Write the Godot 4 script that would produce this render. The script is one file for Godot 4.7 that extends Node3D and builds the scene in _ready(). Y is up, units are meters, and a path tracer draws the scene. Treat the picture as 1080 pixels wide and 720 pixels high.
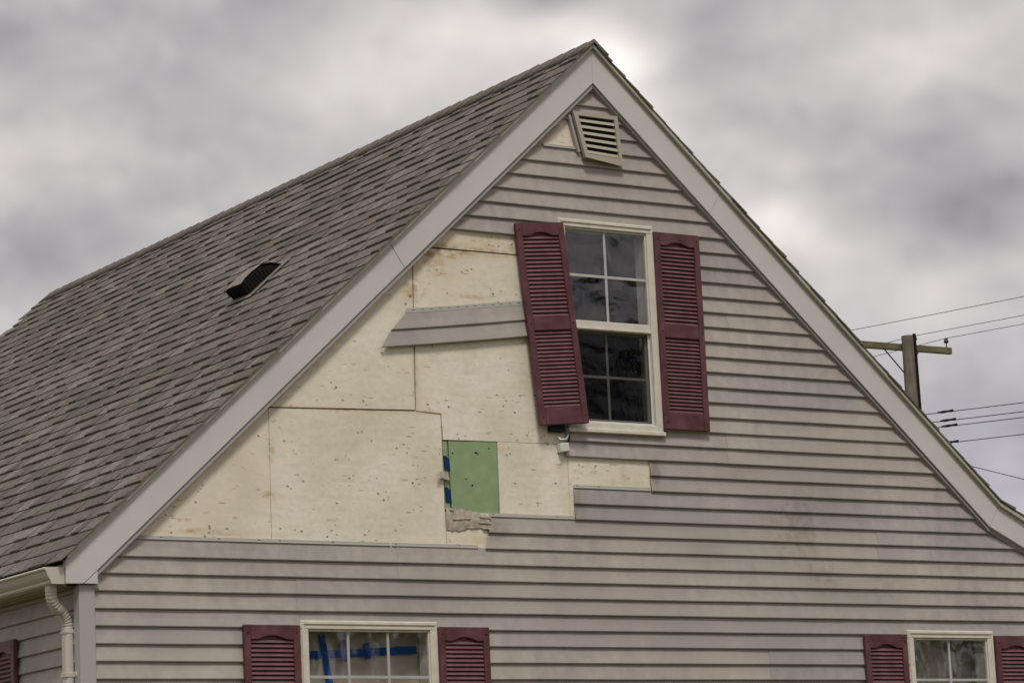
extends Node3D
# Storm-damaged gable end of a vinyl-sided house under an overcast sky.
const E := 0.1016          # exposure of one siding course
const M := 0.903           # roof pitch, rise over run
const RC := 7.222          # height of the roof deck at the ridge
const WX := -3.722         # plane of the left side wall

var rng := RandomNumberGenerator.new()
var wob := FastNoiseLite.new()
var mat := {}
var cam: Camera3D
var house: Node3D
var uv_mode := 0

func _ready() -> void:
	rng.seed = 20417
	wob.seed = 11
	wob.frequency = 1.0
	# ---------------------------------------------------------------- camera
	cam = Camera3D.new()
	cam.name = "camera"
	cam.position = Vector3(-11.1768, 1.6215, 16.1544)
	cam.basis = Basis.from_euler(Vector3(0.183625, -0.575684, -0.047092))
	cam.fov = 12.657
	cam.near = 0.1
	cam.far = 1500.0
	add_child(cam)
	cam.current = true
	# ---------------------------------------------------------------- sky, sun, exposure
	var we := WorldEnvironment.new()
	we.name = "world_environment"
	var env := Environment.new()
	env.background_mode = Environment.BG_SKY
	var sky := Sky.new()
	var pan := PanoramaSkyMaterial.new()
	pan.panorama = ImageTexture.create_from_image(sky_image())
	sky.sky_material = pan
	env.sky = sky
	env.background_energy_multiplier = 1.0
	env.tonemap_mode = Environment.TONE_MAPPER_LINEAR
	env.tonemap_exposure = 1.2
	env.sdfgi_enabled = true
	env.ssao_enabled = true
	env.ssil_enabled = true
	we.environment = env
	add_child(we)
	var sun := DirectionalLight3D.new()
	sun.name = "sun"
	sun.light_color = Color(1.0, 0.98, 0.955)
	sun.light_energy = 0.5
	sun.light_angular_distance = 14.0
	sun.shadow_enabled = true
	add_child(sun)
	sun.look_at_from_position(Vector3(-0.35, 1.15, 0.75) * 30.0, Vector3.ZERO)
	make_materials()
	# ---------------------------------------------------------------- setting
	make_ground()
	# ---------------------------------------------------------------- the house
	house = Node3D.new()
	house.name = "house"
	add_child(house)
	house.set_meta("label", "grey vinyl-sided gable house with siding torn off its front")
	house.set_meta("category", "house")
	make_gable_wall()
	make_side_walls()
	make_rake()
	make_roof()
	make_roof_vent()
	make_gutter()
	make_windows()
	make_shutters()
	make_damage()
	make_gable_vent()
	# ---------------------------------------------------------------- behind the house
	make_pole()
	make_wires()
	make_street_trees()

# ==================================================================== geometry helpers
func ly(k: float) -> float:
	return 6.2 - E * k

func new_st() -> SurfaceTool:
	var st := SurfaceTool.new()
	st.begin(Mesh.PRIMITIVE_TRIANGLES)
	return st

func vert(st: SurfaceTool, v: Vector3) -> void:
	var uv := Vector2(v.x, v.y)
	match uv_mode:
		0: uv = Vector2((v.x + 4.0) / 8.2, (7.1 - v.y) / 4.1)          # siding sheet of the gable
		1: uv = Vector2((v.z + 9.0) / 8.2, (7.1 - v.y) / 4.1)          # side wall
		2: uv = Vector2((v.x + 3.8) / 4.2, (6.2 - v.y) / 2.45)         # sheathing
	st.set_uv(uv)
	st.add_vertex(v)

func tri(st: SurfaceTool, a: Vector3, b: Vector3, c: Vector3) -> void:      # a, b, c counter-clockwise from outside
	vert(st, a); vert(st, c); vert(st, b)

func quad(st: SurfaceTool, a: Vector3, b: Vector3, c: Vector3, d: Vector3) -> void:
	tri(st, a, b, c)
	tri(st, a, c, d)

func quad_out(st: SurfaceTool, a: Vector3, b: Vector3, c: Vector3, d: Vector3, o: Vector3) -> void:
	if (b - a).cross(d - a).dot((a + b + c + d) * 0.25 - o) < 0.0:
		quad(st, a, d, c, b)
	else:
		quad(st, a, b, c, d)

func tri_out(st: SurfaceTool, a: Vector3, b: Vector3, c: Vector3, o: Vector3) -> void:
	if (b - a).cross(c - a).dot((a + b + c) / 3.0 - o) < 0.0:
		tri(st, a, c, b)
	else:
		tri(st, a, b, c)

# chamfered box, size s, centred on the transform
func cbox(st: SurfaceTool, xf: Transform3D, s: Vector3, bev := 0.002) -> void:
	st.set_smooth_group(-1)
	var hs := s * 0.5
	var b: float = minf(bev, minf(hs.x, minf(hs.y, hs.z)) * 0.45)
	var o := xf.origin
	var V := func(sx: float, sy: float, sz: float, ax: int) -> Vector3:
		var v := Vector3(sx * hs.x, sy * hs.y, sz * hs.z)
		if ax != 0: v.x -= sx * b
		if ax != 1: v.y -= sy * b
		if ax != 2: v.z -= sz * b
		return xf * v
	for g in [-1.0, 1.0]:
		quad_out(st, V.call(g, -1, -1, 0), V.call(g, 1, -1, 0), V.call(g, 1, 1, 0), V.call(g, -1, 1, 0), o)
		quad_out(st, V.call(-1, g, -1, 1), V.call(1, g, -1, 1), V.call(1, g, 1, 1), V.call(-1, g, 1, 1), o)
		quad_out(st, V.call(-1, -1, g, 2), V.call(1, -1, g, 2), V.call(1, 1, g, 2), V.call(-1, 1, g, 2), o)
		for h in [-1.0, 1.0]:
			quad_out(st, V.call(g, h, -1, 0), V.call(g, h, 1, 0), V.call(g, h, 1, 1), V.call(g, h, -1, 1), o)
			quad_out(st, V.call(g, -1, h, 0), V.call(g, 1, h, 0), V.call(g, 1, h, 2), V.call(g, -1, h, 2), o)
			quad_out(st, V.call(-1, g, h, 1), V.call(1, g, h, 1), V.call(1, g, h, 2), V.call(-1, g, h, 2), o)
			for k in [-1.0, 1.0]:
				tri_out(st, V.call(g, h, k, 0), V.call(g, h, k, 1), V.call(g, h, k, 2), o)

func cbox_mm(st: SurfaceTool, a: Vector3, b: Vector3, bev := 0.002) -> void:
	cbox(st, Transform3D(Basis.IDENTITY, (a + b) * 0.5), (b - a).abs(), bev)

# polygon in a transform's xy plane, extruded from z0 to z1
func prism(st: SurfaceTool, poly: PackedVector2Array, z0: float, z1: float, xf := Transform3D.IDENTITY) -> void:
	st.set_smooth_group(-1)
	var p := poly.duplicate()
	if Geometry2D.is_polygon_clockwise(p):
		p.reverse()
	var t := Geometry2D.triangulate_polygon(p)
	for i in range(0, t.size(), 3):
		var a := p[t[i]]; var b := p[t[i + 1]]; var c := p[t[i + 2]]
		if (b - a).cross(c - a) < 0.0:
			var s := b; b = c; c = s
		tri(st, xf * Vector3(a.x, a.y, z1), xf * Vector3(b.x, b.y, z1), xf * Vector3(c.x, c.y, z1))
		tri(st, xf * Vector3(a.x, a.y, z0), xf * Vector3(c.x, c.y, z0), xf * Vector3(b.x, b.y, z0))
	for i in p.size():
		var a := p[i]; var b := p[(i + 1) % p.size()]
		quad(st, xf * Vector3(a.x, a.y, z0), xf * Vector3(b.x, b.y, z0), xf * Vector3(b.x, b.y, z1), xf * Vector3(a.x, a.y, z1))

func tube(st: SurfaceTool, pts: Array, radii: Array, sides := 8, caps := true) -> void:
	var rings := []
	for i in pts.size():
		var d: Vector3 = (pts[mini(i + 1, pts.size() - 1)] - pts[maxi(i - 1, 0)]).normalized()
		var u := d.cross(Vector3.UP)
		if u.length() < 0.05: u = d.cross(Vector3.RIGHT)
		u = u.normalized()
		var w := u.cross(d).normalized()
		var r: Array = []
		for k in sides:
			var a := TAU * k / sides
			r.append(pts[i] + (u * cos(a) + w * sin(a)) * radii[mini(i, radii.size() - 1)])
		rings.append(r)
	st.set_smooth_group(1)
	for i in pts.size() - 1:
		var o: Vector3 = (pts[i] + pts[i + 1]) * 0.5
		for k in sides:
			quad_out(st, rings[i][k], rings[i][(k + 1) % sides], rings[i + 1][(k + 1) % sides], rings[i + 1][k], o)
	if caps:
		st.set_smooth_group(-1)
		for e in [0, pts.size() - 1]:
			var inner: Vector3 = (pts[0] + pts[-1]) * 0.5
			for k in sides:
				tri_out(st, pts[e], rings[e][k], rings[e][(k + 1) % sides], inner)

func put(parent: Node, called: String, st: SurfaceTool, m: Material) -> MeshInstance3D:
	st.generate_normals()
	if m is BaseMaterial3D and m.normal_enabled and not m.uv1_triplanar:
		st.generate_tangents()
	var o := MeshInstance3D.new()
	o.name = called
	o.mesh = st.commit()
	o.material_override = m
	parent.add_child(o, true)
	return o

func group_node(parent: Node, called: String) -> Node3D:
	var n := Node3D.new()
	n.name = called
	parent.add_child(n, true)
	return n

func v2(a: Array) -> PackedVector2Array:
	var p := PackedVector2Array()
	for q in a:
		p.append(Vector2(q[0], q[1]))
	return p

# one course of lapped vinyl siding with its lip, on a transform's plane
func board(st: SurfaceTool, y0: float, y1: float, xb0: float, xt0: float, xb1: float, xt1: float, xf: Transform3D, zo := 0.0, sd := 0.0, bow := 0.0) -> void:
	var n := maxi(1, int(ceil((xb1 - xb0) / 0.22)))
	var h := y1 - y0
	var prof := [[0.0, 0.001], [-0.001 / h, 0.0188], [0.004 / h, 0.0212], [0.5, 0.0108], [1.0 + 0.006 / h, 0.0012]]
	var cols := []
	for i in n + 1:
		var u := float(i) / n
		var c := []
		var x := lerpf(xb0, xb1, u)
		var wz := wob.get_noise_2d(x * 1.7, sd * 7.3) * 0.0030
		var wy := wob.get_noise_2d(x * 0.9 + 40.0, sd * 5.1) * 0.0022
		for q in prof:
			var t: float = q[0]
			var z: float = q[1] + zo + (wz if q[1] > 0.002 and t < 0.9 else 0.0)
			c.append(xf * Vector3(lerpf(lerpf(xb0, xt0, t), lerpf(xb1, xt1, t), u), y0 + t * h + (wy if t < 0.3 else 0.0) + bow * (4.0 * u * (1.0 - u)), z))
		cols.append(c)
	for i in n:
		for k in prof.size() - 1:
			st.set_smooth_group(k + 1)
			quad(st, cols[i][k], cols[i + 1][k], cols[i + 1][k + 1], cols[i][k + 1])
	st.set_smooth_group(-1)
	for e in [0, n]:
		var back0: Vector3 = cols[e][0]
		var back1: Vector3 = cols[e][4] - xf.basis.z * 0.0012
		for k in 4:
			if e == 0: tri(st, back1 if k > 1 else back0, cols[e][k + 1], cols[e][k])
			else: tri(st, back1 if k > 1 else back0, cols[e][k], cols[e][k + 1])

# ==================================================================== textures and materials
func noise_img(w: int, h: int, freq: float, sd: int, oct := 4) -> Image:
	var n := FastNoiseLite.new()
	n.seed = sd
	n.noise_type = FastNoiseLite.TYPE_SIMPLEX_SMOOTH
	n.frequency = freq
	n.fractal_type = FastNoiseLite.FRACTAL_FBM
	n.fractal_octaves = oct
	var im := n.get_seamless_image(w, h)
	im.convert(Image.FORMAT_L8)
	return im

func tex_ramp(im: Image, lo: Color, hi: Color) -> ImageTexture:
	var b := im.get_data()
	var o := PackedByteArray()
	o.resize(b.size() * 3)
	for i in b.size():
		var c := lo.lerp(hi, b[i] / 255.0)
		o[i * 3] = int(c.r * 255.0); o[i * 3 + 1] = int(c.g * 255.0); o[i * 3 + 2] = int(c.b * 255.0)
	var r := Image.create_from_data(im.get_width(), im.get_height(), false, Image.FORMAT_RGB8, o)
	r.generate_mipmaps()
	return ImageTexture.create_from_image(r)

func tex_normal(im: Image, s: float) -> ImageTexture:
	var c: Image = im.duplicate()
	c.convert(Image.FORMAT_RGBA8)
	c.bump_map_to_normal_map(s)
	return ImageTexture.create_from_image(c)

func smat(called: String, c: Color, rough := 0.7, spec := 0.4) -> StandardMaterial3D:
	var m := StandardMaterial3D.new()
	m.resource_name = called
	m.albedo_color = c
	m.roughness = rough
	m.metallic_specular = spec
	mat[called] = m
	return m

func stain(x: float, y: float, spots: Array) -> float:
	var s := 0.0
	for p in spots:
		var dx: float = (x - p[0]) / p[2]
		var dy: float = (y - p[1]) / p[3]
		var d := dx * dx + dy * dy
		if d < 6.0:
			s += p[4] * exp(-d)
	return s

func siding_texture() -> ImageTexture:
	var w := 1024; var h := 512
	var big := noise_img(w, h, 0.006, 3, 4).get_data()
	var fine := noise_img(w, h, 0.09, 5, 3).get_data()
	var st_im := noise_img(w, 64, 0.05, 8, 3)
	st_im.resize(w, h, Image.INTERPOLATE_CUBIC)
	var streak := st_im.get_data()
	# patches of grime seen on the wall: x, y, half width, half height, strength
	var spots := [[1.55, 4.22, 0.34, 0.20, 0.9], [1.45, 3.98, 0.30, 0.22, 1.0], [1.7, 3.74, 0.22, 0.13, 0.8], [1.05, 4.42, 0.25, 0.10, 0.6], [0.25, 4.05, 0.5, 0.10, 0.45],
		[2.25, 3.72, 0.16, 0.20, 0.8], [2.05, 3.62, 0.35, 0.10, 0.5], [-0.1, 3.5, 0.5, 0.25, 0.5], [1.0, 3.3, 0.6, 0.2, 0.5], [0.36, 4.38, 0.04, 0.09, 2.2], [-0.88, 3.98, 0.10, 0.08, 1.3],
		[-0.25, 4.15, 0.05, 0.1, 1.3], [0.0, 6.3, 0.35, 0.05, 0.5], [-1.3, 3.6, 0.6, 0.14, 0.35], [1.9, 4.6, 0.5, 0.2, 0.3], [-3.1, 3.3, 0.3, 0.2, 0.4], [0.75, 3.9, 0.25, 0.14, 0.6]]
	var o := PackedByteArray()
	o.resize(w * h * 3)
	var i := 0
	for py in h:
		var y := 7.1 - 4.1 * py / h
		for px in w:
			var x := -4.0 + 8.2 * px / w
			var b := big[i] / 255.0 - 0.5
			var f := fine[i] / 255.0 - 0.5
			var s := streak[i] / 255.0 - 0.5
			var g := clampf(stain(x, y, spots) * clampf(0.5 + 1.3 * (f + 0.7 * s), 0.0, 1.4), 0.0, 1.0)
			var v := 1.0 + 0.11 * b + 0.07 * s + 0.09 * f
			var warm := 0.006 * b + 0.003 * s
			o[i * 3] = int(clampf(0.664 * v * (1.0 - 0.17 * g) + warm, 0, 1) * 255.0)
			o[i * 3 + 1] = int(clampf(0.641 * v * (1.0 - 0.18 * g), 0, 1) * 255.0)
			o[i * 3 + 2] = int(clampf(0.614 * v * (1.0 - 0.19 * g) - warm, 0, 1) * 255.0)
			i += 1
	var r := Image.create_from_data(w, h, false, Image.FORMAT_RGB8, o)
	return ImageTexture.create_from_image(r)

func sheathing_textures() -> Array:
	# x -3.8 .. 0.4, y 3.75 .. 6.2
	var w := 1400; var h := 816
	var big := noise_img(w, h, 0.004, 21, 4).get_data()
	var fi := noise_img(w, h, 0.05, 23, 4)
	var fine := fi.get_data()
	var sc := noise_img(256, h, 0.06, 27, 4)
	sc.resize(w, h, Image.INTERPOLATE_CUBIC)
	var scr := sc.get_data()
	var hole := PackedFloat32Array()
	hole.resize(w * h)
	var chip := PackedFloat32Array()
	chip.resize(w * h)
	var r := RandomNumberGenerator.new()
	r.seed = 77
	# pulled-nail pits and dents in loose rows along the nailing lines
	var rows := [5.93, 5.83, 5.62, 5.50, 5.42, 5.30, 5.12, 4.98, 4.83, 4.76, 4.58, 4.48, 4.40, 4.27, 4.18, 4.09, 3.98, 3.92]
	for row in rows:
		var x := -3.7 + r.randf() * 0.2
		while x < 0.35:
			x += r.randf_range(0.05, 0.24) if r.randf() < 0.6 else r.randf_range(0.3, 0.7)
			var cnt := 1 + int(r.randf() < 0.5) + int(r.randf() < 0.4) + 2 * int(r.randf() < 0.15)
			for c in cnt:
				var px := (x + r.randf_range(-0.05, 0.05) + 3.8) / 4.2 * w
				var py: float = (6.2 - row + r.randf_range(-0.035, 0.035)) / 2.45 * h
				var kind := r.randf()
				var rx := r.randf_range(1.2, 3.2)
				var ry := r.randf_range(1.0, 2.6)
				var dep := r.randf_range(0.45, 1.0)
				if kind < 0.42:                                    # a scratch or dented dash
					rx = r.randf_range(3.0, 9.0); ry = r.randf_range(0.7, 1.3); dep = r.randf_range(0.3, 0.7)
				elif kind > 0.88:
					rx = r.randf_range(2.0, 3.4); ry = r.randf_range(1.6, 2.8)
				var jag := r.randf() * 10.0
				for yy in range(maxi(0, int(py - 6)), mini(h, int(py + 7))):
					for xx in range(maxi(0, int(px - 12)), mini(w, int(px + 13))):
						var dx := (xx - px) / rx; var dy := (yy - py) / ry
						var d := sqrt(dx * dx + dy * dy) + 0.35 * wob.get_noise_2d(xx * 0.4 + jag, yy * 0.4)
						var k := clampf(1.35 - d, 0.0, 1.0) * dep
						hole[yy * w + xx] = maxf(hole[yy * w + xx], k)
						var d2 := sqrt((dx - 0.6) * (dx - 0.6) * 0.3 + (dy + 1.2) * (dy + 1.2) * 0.3)
						chip[yy * w + xx] = maxf(chip[yy * w + xx], clampf(1.1 - d2, 0.0, 1.0) * dep * 0.6)
	# rust and mould seen round the joints: x, y, half width, half height, strength
	var spots := [[-1.15, 5.76, 0.20, 0.035, 1.5], [-0.75, 5.77, 0.22, 0.03, 0.8], [-1.30, 5.70, 0.12, 0.10, 0.7], [-1.43, 5.50, 0.06, 0.10, 1.2], [-1.36, 5.48, 0.04, 0.03, 1.2], [-1.0, 5.47, 0.12, 0.012, 1.0], [-1.2, 5.62, 0.16, 0.12, 0.35],
		[-1.2, 5.92, 0.16, 0.03, 0.9], [-0.8, 5.85, 0.2, 0.08, 0.45], [-1.42, 4.95, 0.02, 0.2, 0.7], [-2.0, 4.70, 0.5, 0.012, 0.7], [-1.35, 4.71, 0.1, 0.015, 0.8], [0.12, 4.38, 0.02, 0.08, 0.6], [-2.46, 4.42, 0.03, 0.06, 0.8], [-2.47, 4.15, 0.04, 0.02, 1.2],
		[-3.05, 4.02, 0.25, 0.14, 0.28], [-2.9, 3.92, 0.3, 0.02, 0.6], [-1.0, 3.92, 0.14, 0.03, 0.6], [-0.35, 4.40, 0.05, 0.05, 0.4], [-0.9, 4.50, 0.2, 0.012, 0.4], [-2.6, 4.3, 0.2, 0.25, 0.16]]
	var o := PackedByteArray()
	o.resize(w * h * 3)
	var hb := PackedByteArray()
	hb.resize(w * h)
	var i := 0
	for py in h:
		var y := 6.2 - 2.45 * py / h
		for px in w:
			var x := -3.8 + 4.2 * px / w
			var b := big[i] / 255.0 - 0.5
			var f := fine[i] / 255.0 - 0.5
			var s := scr[i] / 255.0 - 0.5
			var g := clampf(stain(x, y, spots) * clampf(0.45 + 1.3 * (f + 0.9 * s), 0.0, 1.3), 0.0, 1.0)
			var scratch := clampf((s - 0.20) * 5.0, 0.0, 1.0) * clampf(0.2 + f * 3.0, 0.0, 1.0) * 0.28
			var v := 1.0 + 0.10 * b + 0.07 * f + 0.07 * s
			var d := clampf(hole[i] * 0.85 + scratch, 0.0, 1.0)
			var c := chip[i] * 0.10
			o[i * 3] = int(clampf((0.885 + c) * v * (1.0 - 0.22 * g) * (1.0 - 0.66 * d), 0, 1) * 255.0)
			o[i * 3 + 1] = int(clampf((0.855 + c) * v * (1.0 - 0.31 * g) * (1.0 - 0.70 * d), 0, 1) * 255.0)
			o[i * 3 + 2] = int(clampf((0.778 + 0.03 * b + c) * v * (1.0 - 0.43 * g) * (1.0 - 0.72 * d), 0, 1) * 255.0)
			hb[i] = int(clampf(0.6 + 0.14 * f + 0.25 * c - 0.6 * hole[i], 0, 1) * 255.0)
			i += 1
	var im := Image.create_from_data(w, h, false, Image.FORMAT_RGB8, o)
	var hm := Image.create_from_data(w, h, false, Image.FORMAT_L8, hb)
	return [ImageTexture.create_from_image(im), tex_normal(hm, 2.0)]

func glass_normal() -> ImageTexture:
	# bowed, slightly wavy double glazing
	var n := 384
	var a := noise_img(n, n, 0.004, 91, 2).get_data()
	var hb := PackedFloat32Array()
	hb.resize(n * n)
	for y in n:
		for x in n:
			var u := float(x) / n; var v := float(y) / n
			var e1 := sqrt(pow((u - 0.55) / 0.30, 2) + pow((v - 0.84) / 0.16, 2))
			var e2 := sqrt(pow((u - 0.02) / 0.30, 2) + pow((v - 0.35) / 0.75, 2))
			hb[y * n + x] = 1.3 * (a[y * n + x] / 255.0) + 0.050 * cos(e1 * 14.0) * exp(-e1 * 1.1) + 0.075 * cos(e2 * 19.0) * exp(-e2 * 0.9)
	var im := Image.create(n, n, false, Image.FORMAT_RGB8)
	for y in n:
		for x in n:
			var dx := (hb[y * n + (x + 1) % n] - hb[y * n + (x + n - 1) % n]) if x > 0 and x < n - 1 else 0.0
			var dy := (hb[((y + 1) % n) * n + x] - hb[((y + n - 1) % n) * n + x]) if y > 0 and y < n - 1 else 0.0
			var nv := Vector3(-dx * 2.2, dy * 2.2, 1.0).normalized()
			im.set_pixel(x, y, Color(nv.x * 0.5 + 0.5, nv.y * 0.5 + 0.5, nv.z * 0.5 + 0.5))
	return ImageTexture.create_from_image(im)

func make_materials() -> void:
	var grain_im := noise_img(512, 64, 0.05, 31, 4)
	grain_im.resize(512, 512, Image.INTERPOLATE_CUBIC)
	grain_im.rotate_90(CLOCKWISE)
	grain_im.rotate_90(CLOCKWISE)
	# vinyl siding
	var m := smat("vinyl", Color(1, 1, 1), 0.62, 0.35)
	m.albedo_texture = siding_texture()
	m.normal_enabled = true
	m.normal_texture = tex_normal(noise_img(512, 512, 0.03, 33, 4), 1.2)
	m.normal_scale = 0.25
	for q in [["vinyl_faded", 1.0, 0.995, 0.985, 1.0], ["vinyl_dull", 0.955, 0.955, 0.96, 1.0]]:
		var d: StandardMaterial3D = m.duplicate()
		d.resource_name = q[0]
		d.albedo_color = Color(q[1], q[2], q[3])
		mat[q[0]] = d
	m.albedo_color = Color(0.98, 0.975, 0.97)
	# clean vinyl of the trim
	m = smat("trim", Color(1, 1, 1), 0.55, 0.35)
	m.albedo_texture = tex_ramp(noise_img(256, 256, 0.012, 35, 4), Color(0.768, 0.753, 0.734), Color(0.808, 0.793, 0.774))
	m.uv1_triplanar = true; m.uv1_world_triplanar = true
	m.uv1_scale = Vector3(0.45, 0.45, 0.45)
	m = smat("channel", Color(0.64, 0.62, 0.61), 0.6, 0.35)
	m = smat("drip", Color(0.70, 0.69, 0.625), 0.5, 0.4)
	m = smat("vent_vinyl", Color(0.665, 0.645, 0.585), 0.6, 0.35)
	smat("vent_mesh", Color(0.20, 0.18, 0.15), 0.9, 0.2)
	m = smat("hem", Color(0.70, 0.69, 0.66), 0.6, 0.3)
	m = smat("post", Color(0.675, 0.655, 0.648), 0.6, 0.35)
	m = smat("gutter", Color(0.76, 0.735, 0.69), 0.45, 0.4)
	m = smat("soffit", Color(0.62, 0.59, 0.52), 0.7, 0.3)
	m = smat("framing", Color(0.30, 0.26, 0.21), 0.9, 0.2)
	m = smat("window_white", Color(1, 1, 1), 0.5, 0.4)
	m.albedo_texture = tex_ramp(noise_img(256, 256, 0.02, 37, 4), Color(0.79, 0.765, 0.71), Color(0.86, 0.84, 0.79))
	m.uv1_triplanar = true; m.uv1_world_triplanar = true
	m.uv1_scale = Vector3(1.5, 1.5, 1.5)
	m = smat("grille", Color(0.82, 0.82, 0.80), 0.45, 0.4)
	# sheathing
	var sh := sheathing_textures()
	m = smat("sheathing", Color(1, 1, 1), 0.85, 0.25)
	m.albedo_texture = sh[0]
	m.normal_enabled = true
	m.normal_texture = sh[1]
	m.normal_scale = 0.8
	m = smat("green_board", Color(1, 1, 1), 0.8, 0.25)
	m.albedo_texture = tex_ramp(noise_img(256, 256, 0.02, 39, 4), Color(0.525, 0.61, 0.455), Color(0.58, 0.66, 0.51))
	m.uv1_triplanar = true
	m.uv1_scale = Vector3(1.6, 1.6, 1.6)
	smat("blue_tape", Color(0.06, 0.33, 0.63), 0.7, 0.3)
	smat("blue_wrap", Color(0.06, 0.20, 0.36), 0.7, 0.3)
	m = smat("torn_paper", Color(1, 1, 1), 0.95, 0.1)
	m.albedo_texture = tex_ramp(noise_img(256, 256, 0.03, 41, 4), Color(0.60, 0.56, 0.51), Color(0.80, 0.765, 0.70))
	m.uv1_triplanar = true
	m.uv1_scale = Vector3(3, 3, 3)
	smat("nail_pit", Color(0.10, 0.11, 0.07), 0.9, 0.2)
	# shutters: faded maroon plastic
	m = smat("maroon", Color(1, 1, 1), 0.5, 0.4)
	m.albedo_texture = tex_ramp(noise_img(256, 256, 0.015, 43, 4), Color(0.300, 0.165, 0.182), Color(0.435, 0.285, 0.298))
	m.uv1_triplanar = true; m.uv1_world_triplanar = true
	m.uv1_scale = Vector3(1.4, 1.4, 1.4)
	m = smat("maroon_slat", Color(1, 1, 1), 0.45, 0.45)
	m.albedo_texture = tex_ramp(noise_img(256, 256, 0.02, 45, 4), Color(0.375, 0.238, 0.252), Color(0.505, 0.362, 0.374))
	m.uv1_triplanar = true; m.uv1_world_triplanar = true
	m.uv1_scale = Vector3(1.4, 1.4, 1.4)
	smat("screw", Color(0.16, 0.06, 0.07), 0.5, 0.4)
	# shingles
	var gran := noise_img(512, 512, 0.10, 51, 4)
	var gran_n := tex_normal(gran, 3.0)
	var tones := [[0.405, 0.388, 0.366], [0.435, 0.417, 0.392], [0.462, 0.444, 0.418], [0.495, 0.478, 0.450], [0.448, 0.420, 0.387]]
	for i in 5:
		var c: Array = tones[i]
		m = smat("shingle_%d" % i, Color(1, 1, 1), 0.95, 0.15)
		m.albedo_texture = tex_ramp(noise_img(256, 256, 0.045, 60 + i, 5), Color(c[0] * 0.78, c[1] * 0.78, c[2] * 0.78), Color(minf(1, c[0] * 1.22), minf(1, c[1] * 1.22), minf(1, c[2] * 1.22)))
		m.normal_enabled = true
		m.normal_texture = gran_n
		m.normal_scale = 0.8
		m.uv1_triplanar = true; m.uv1_world_triplanar = true
		m.uv1_scale = Vector3(2.2, 2.2, 2.2)
	smat("underlay", Color(0.13, 0.12, 0.11), 0.95, 0.1)
	smat("black_plastic", Color(0.035, 0.035, 0.037), 0.55, 0.4)
	m = smat("vent_hood", Color(1, 1, 1), 0.5, 0.4)
	m.albedo_texture = tex_ramp(noise_img(128, 128, 0.03, 71, 4), Color(0.40, 0.36, 0.32), Color(0.60, 0.55, 0.49))
	m.uv1_triplanar = true
	m.uv1_scale = Vector3(3, 3, 3)
	# glass
	m = smat("glass", Color(0.10, 0.11, 0.11, 0.06), 0.02, 0.60)
	m.transparency = BaseMaterial3D.TRANSPARENCY_ALPHA
	m.normal_enabled = true
	m.normal_texture = glass_normal()
	m.normal_scale = 1.0
	m = smat("screen", Color(0.03, 0.03, 0.032, 0.55), 0.9, 0.1)
	m.transparency = BaseMaterial3D.TRANSPARENCY_ALPHA
	smat("room", Color(0.42, 0.40, 0.37), 0.9, 0.2)
	m = smat("curtain", Color(0.80, 0.77, 0.68), 0.9, 0.2)
	m = smat("plastic_sheet", Color(1, 1, 1), 0.45, 0.4)
	m.albedo_texture = tex_ramp(noise_img(256, 256, 0.012, 73, 4), Color(0.72, 0.69, 0.63), Color(0.88, 0.85, 0.79))
	m.uv1_triplanar = true
	m.uv1_scale = Vector3(1, 1, 1)
	smat("metal", Color(0.72, 0.72, 0.70), 0.35, 0.5).metallic = 0.6
	smat("white_plastic", Color(0.82, 0.82, 0.80), 0.4, 0.4)
	# pole
	var wood_im := noise_img(64, 512, 0.05, 75, 4)
	wood_im.resize(512, 512, Image.INTERPOLATE_CUBIC)
	m = smat("pole_wood", Color(1, 1, 1), 0.9, 0.2)
	m.albedo_texture = tex_ramp(noise_img(256, 256, 0.02, 77, 4), Color(0.36, 0.335, 0.295), Color(0.53, 0.50, 0.45))
	m.uv1_triplanar = true
	m.uv1_scale = Vector3(2.0, 0.3, 2.0)
	m = smat("arm_wood", Color(1, 1, 1), 0.9, 0.2)
	m.albedo_texture = tex_ramp(noise_img(256, 256, 0.02, 79, 4), Color(0.37, 0.355, 0.26), Color(0.49, 0.47, 0.36))
	m.uv1_triplanar = true
	m.uv1_scale = Vector3(0.4, 2.0, 2.0)
	smat("dark_wood", Color(0.15, 0.11, 0.10), 0.9, 0.2)
	smat("insulator", Color(0.16, 0.13, 0.14), 0.35, 0.5)
	smat("wire", Color(0.30, 0.29, 0.30), 0.6, 0.3)
	smat("cable", Color(0.15, 0.15, 0.17), 0.7, 0.3)
	# ground
	m = smat("lawn", Color(1, 1, 1), 0.95, 0.1)
	m.albedo_texture = tex_ramp(noise_img(512, 512, 0.02, 81, 5), Color(0.33, 0.325, 0.23), Color(0.45, 0.43, 0.32))
	m.uv1_triplanar = true; m.uv1_world_triplanar = true
	m.uv1_scale = Vector3(0.2, 0.2, 0.2)
	smat("concrete", Color(0.55, 0.54, 0.51), 0.9, 0.2)

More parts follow.
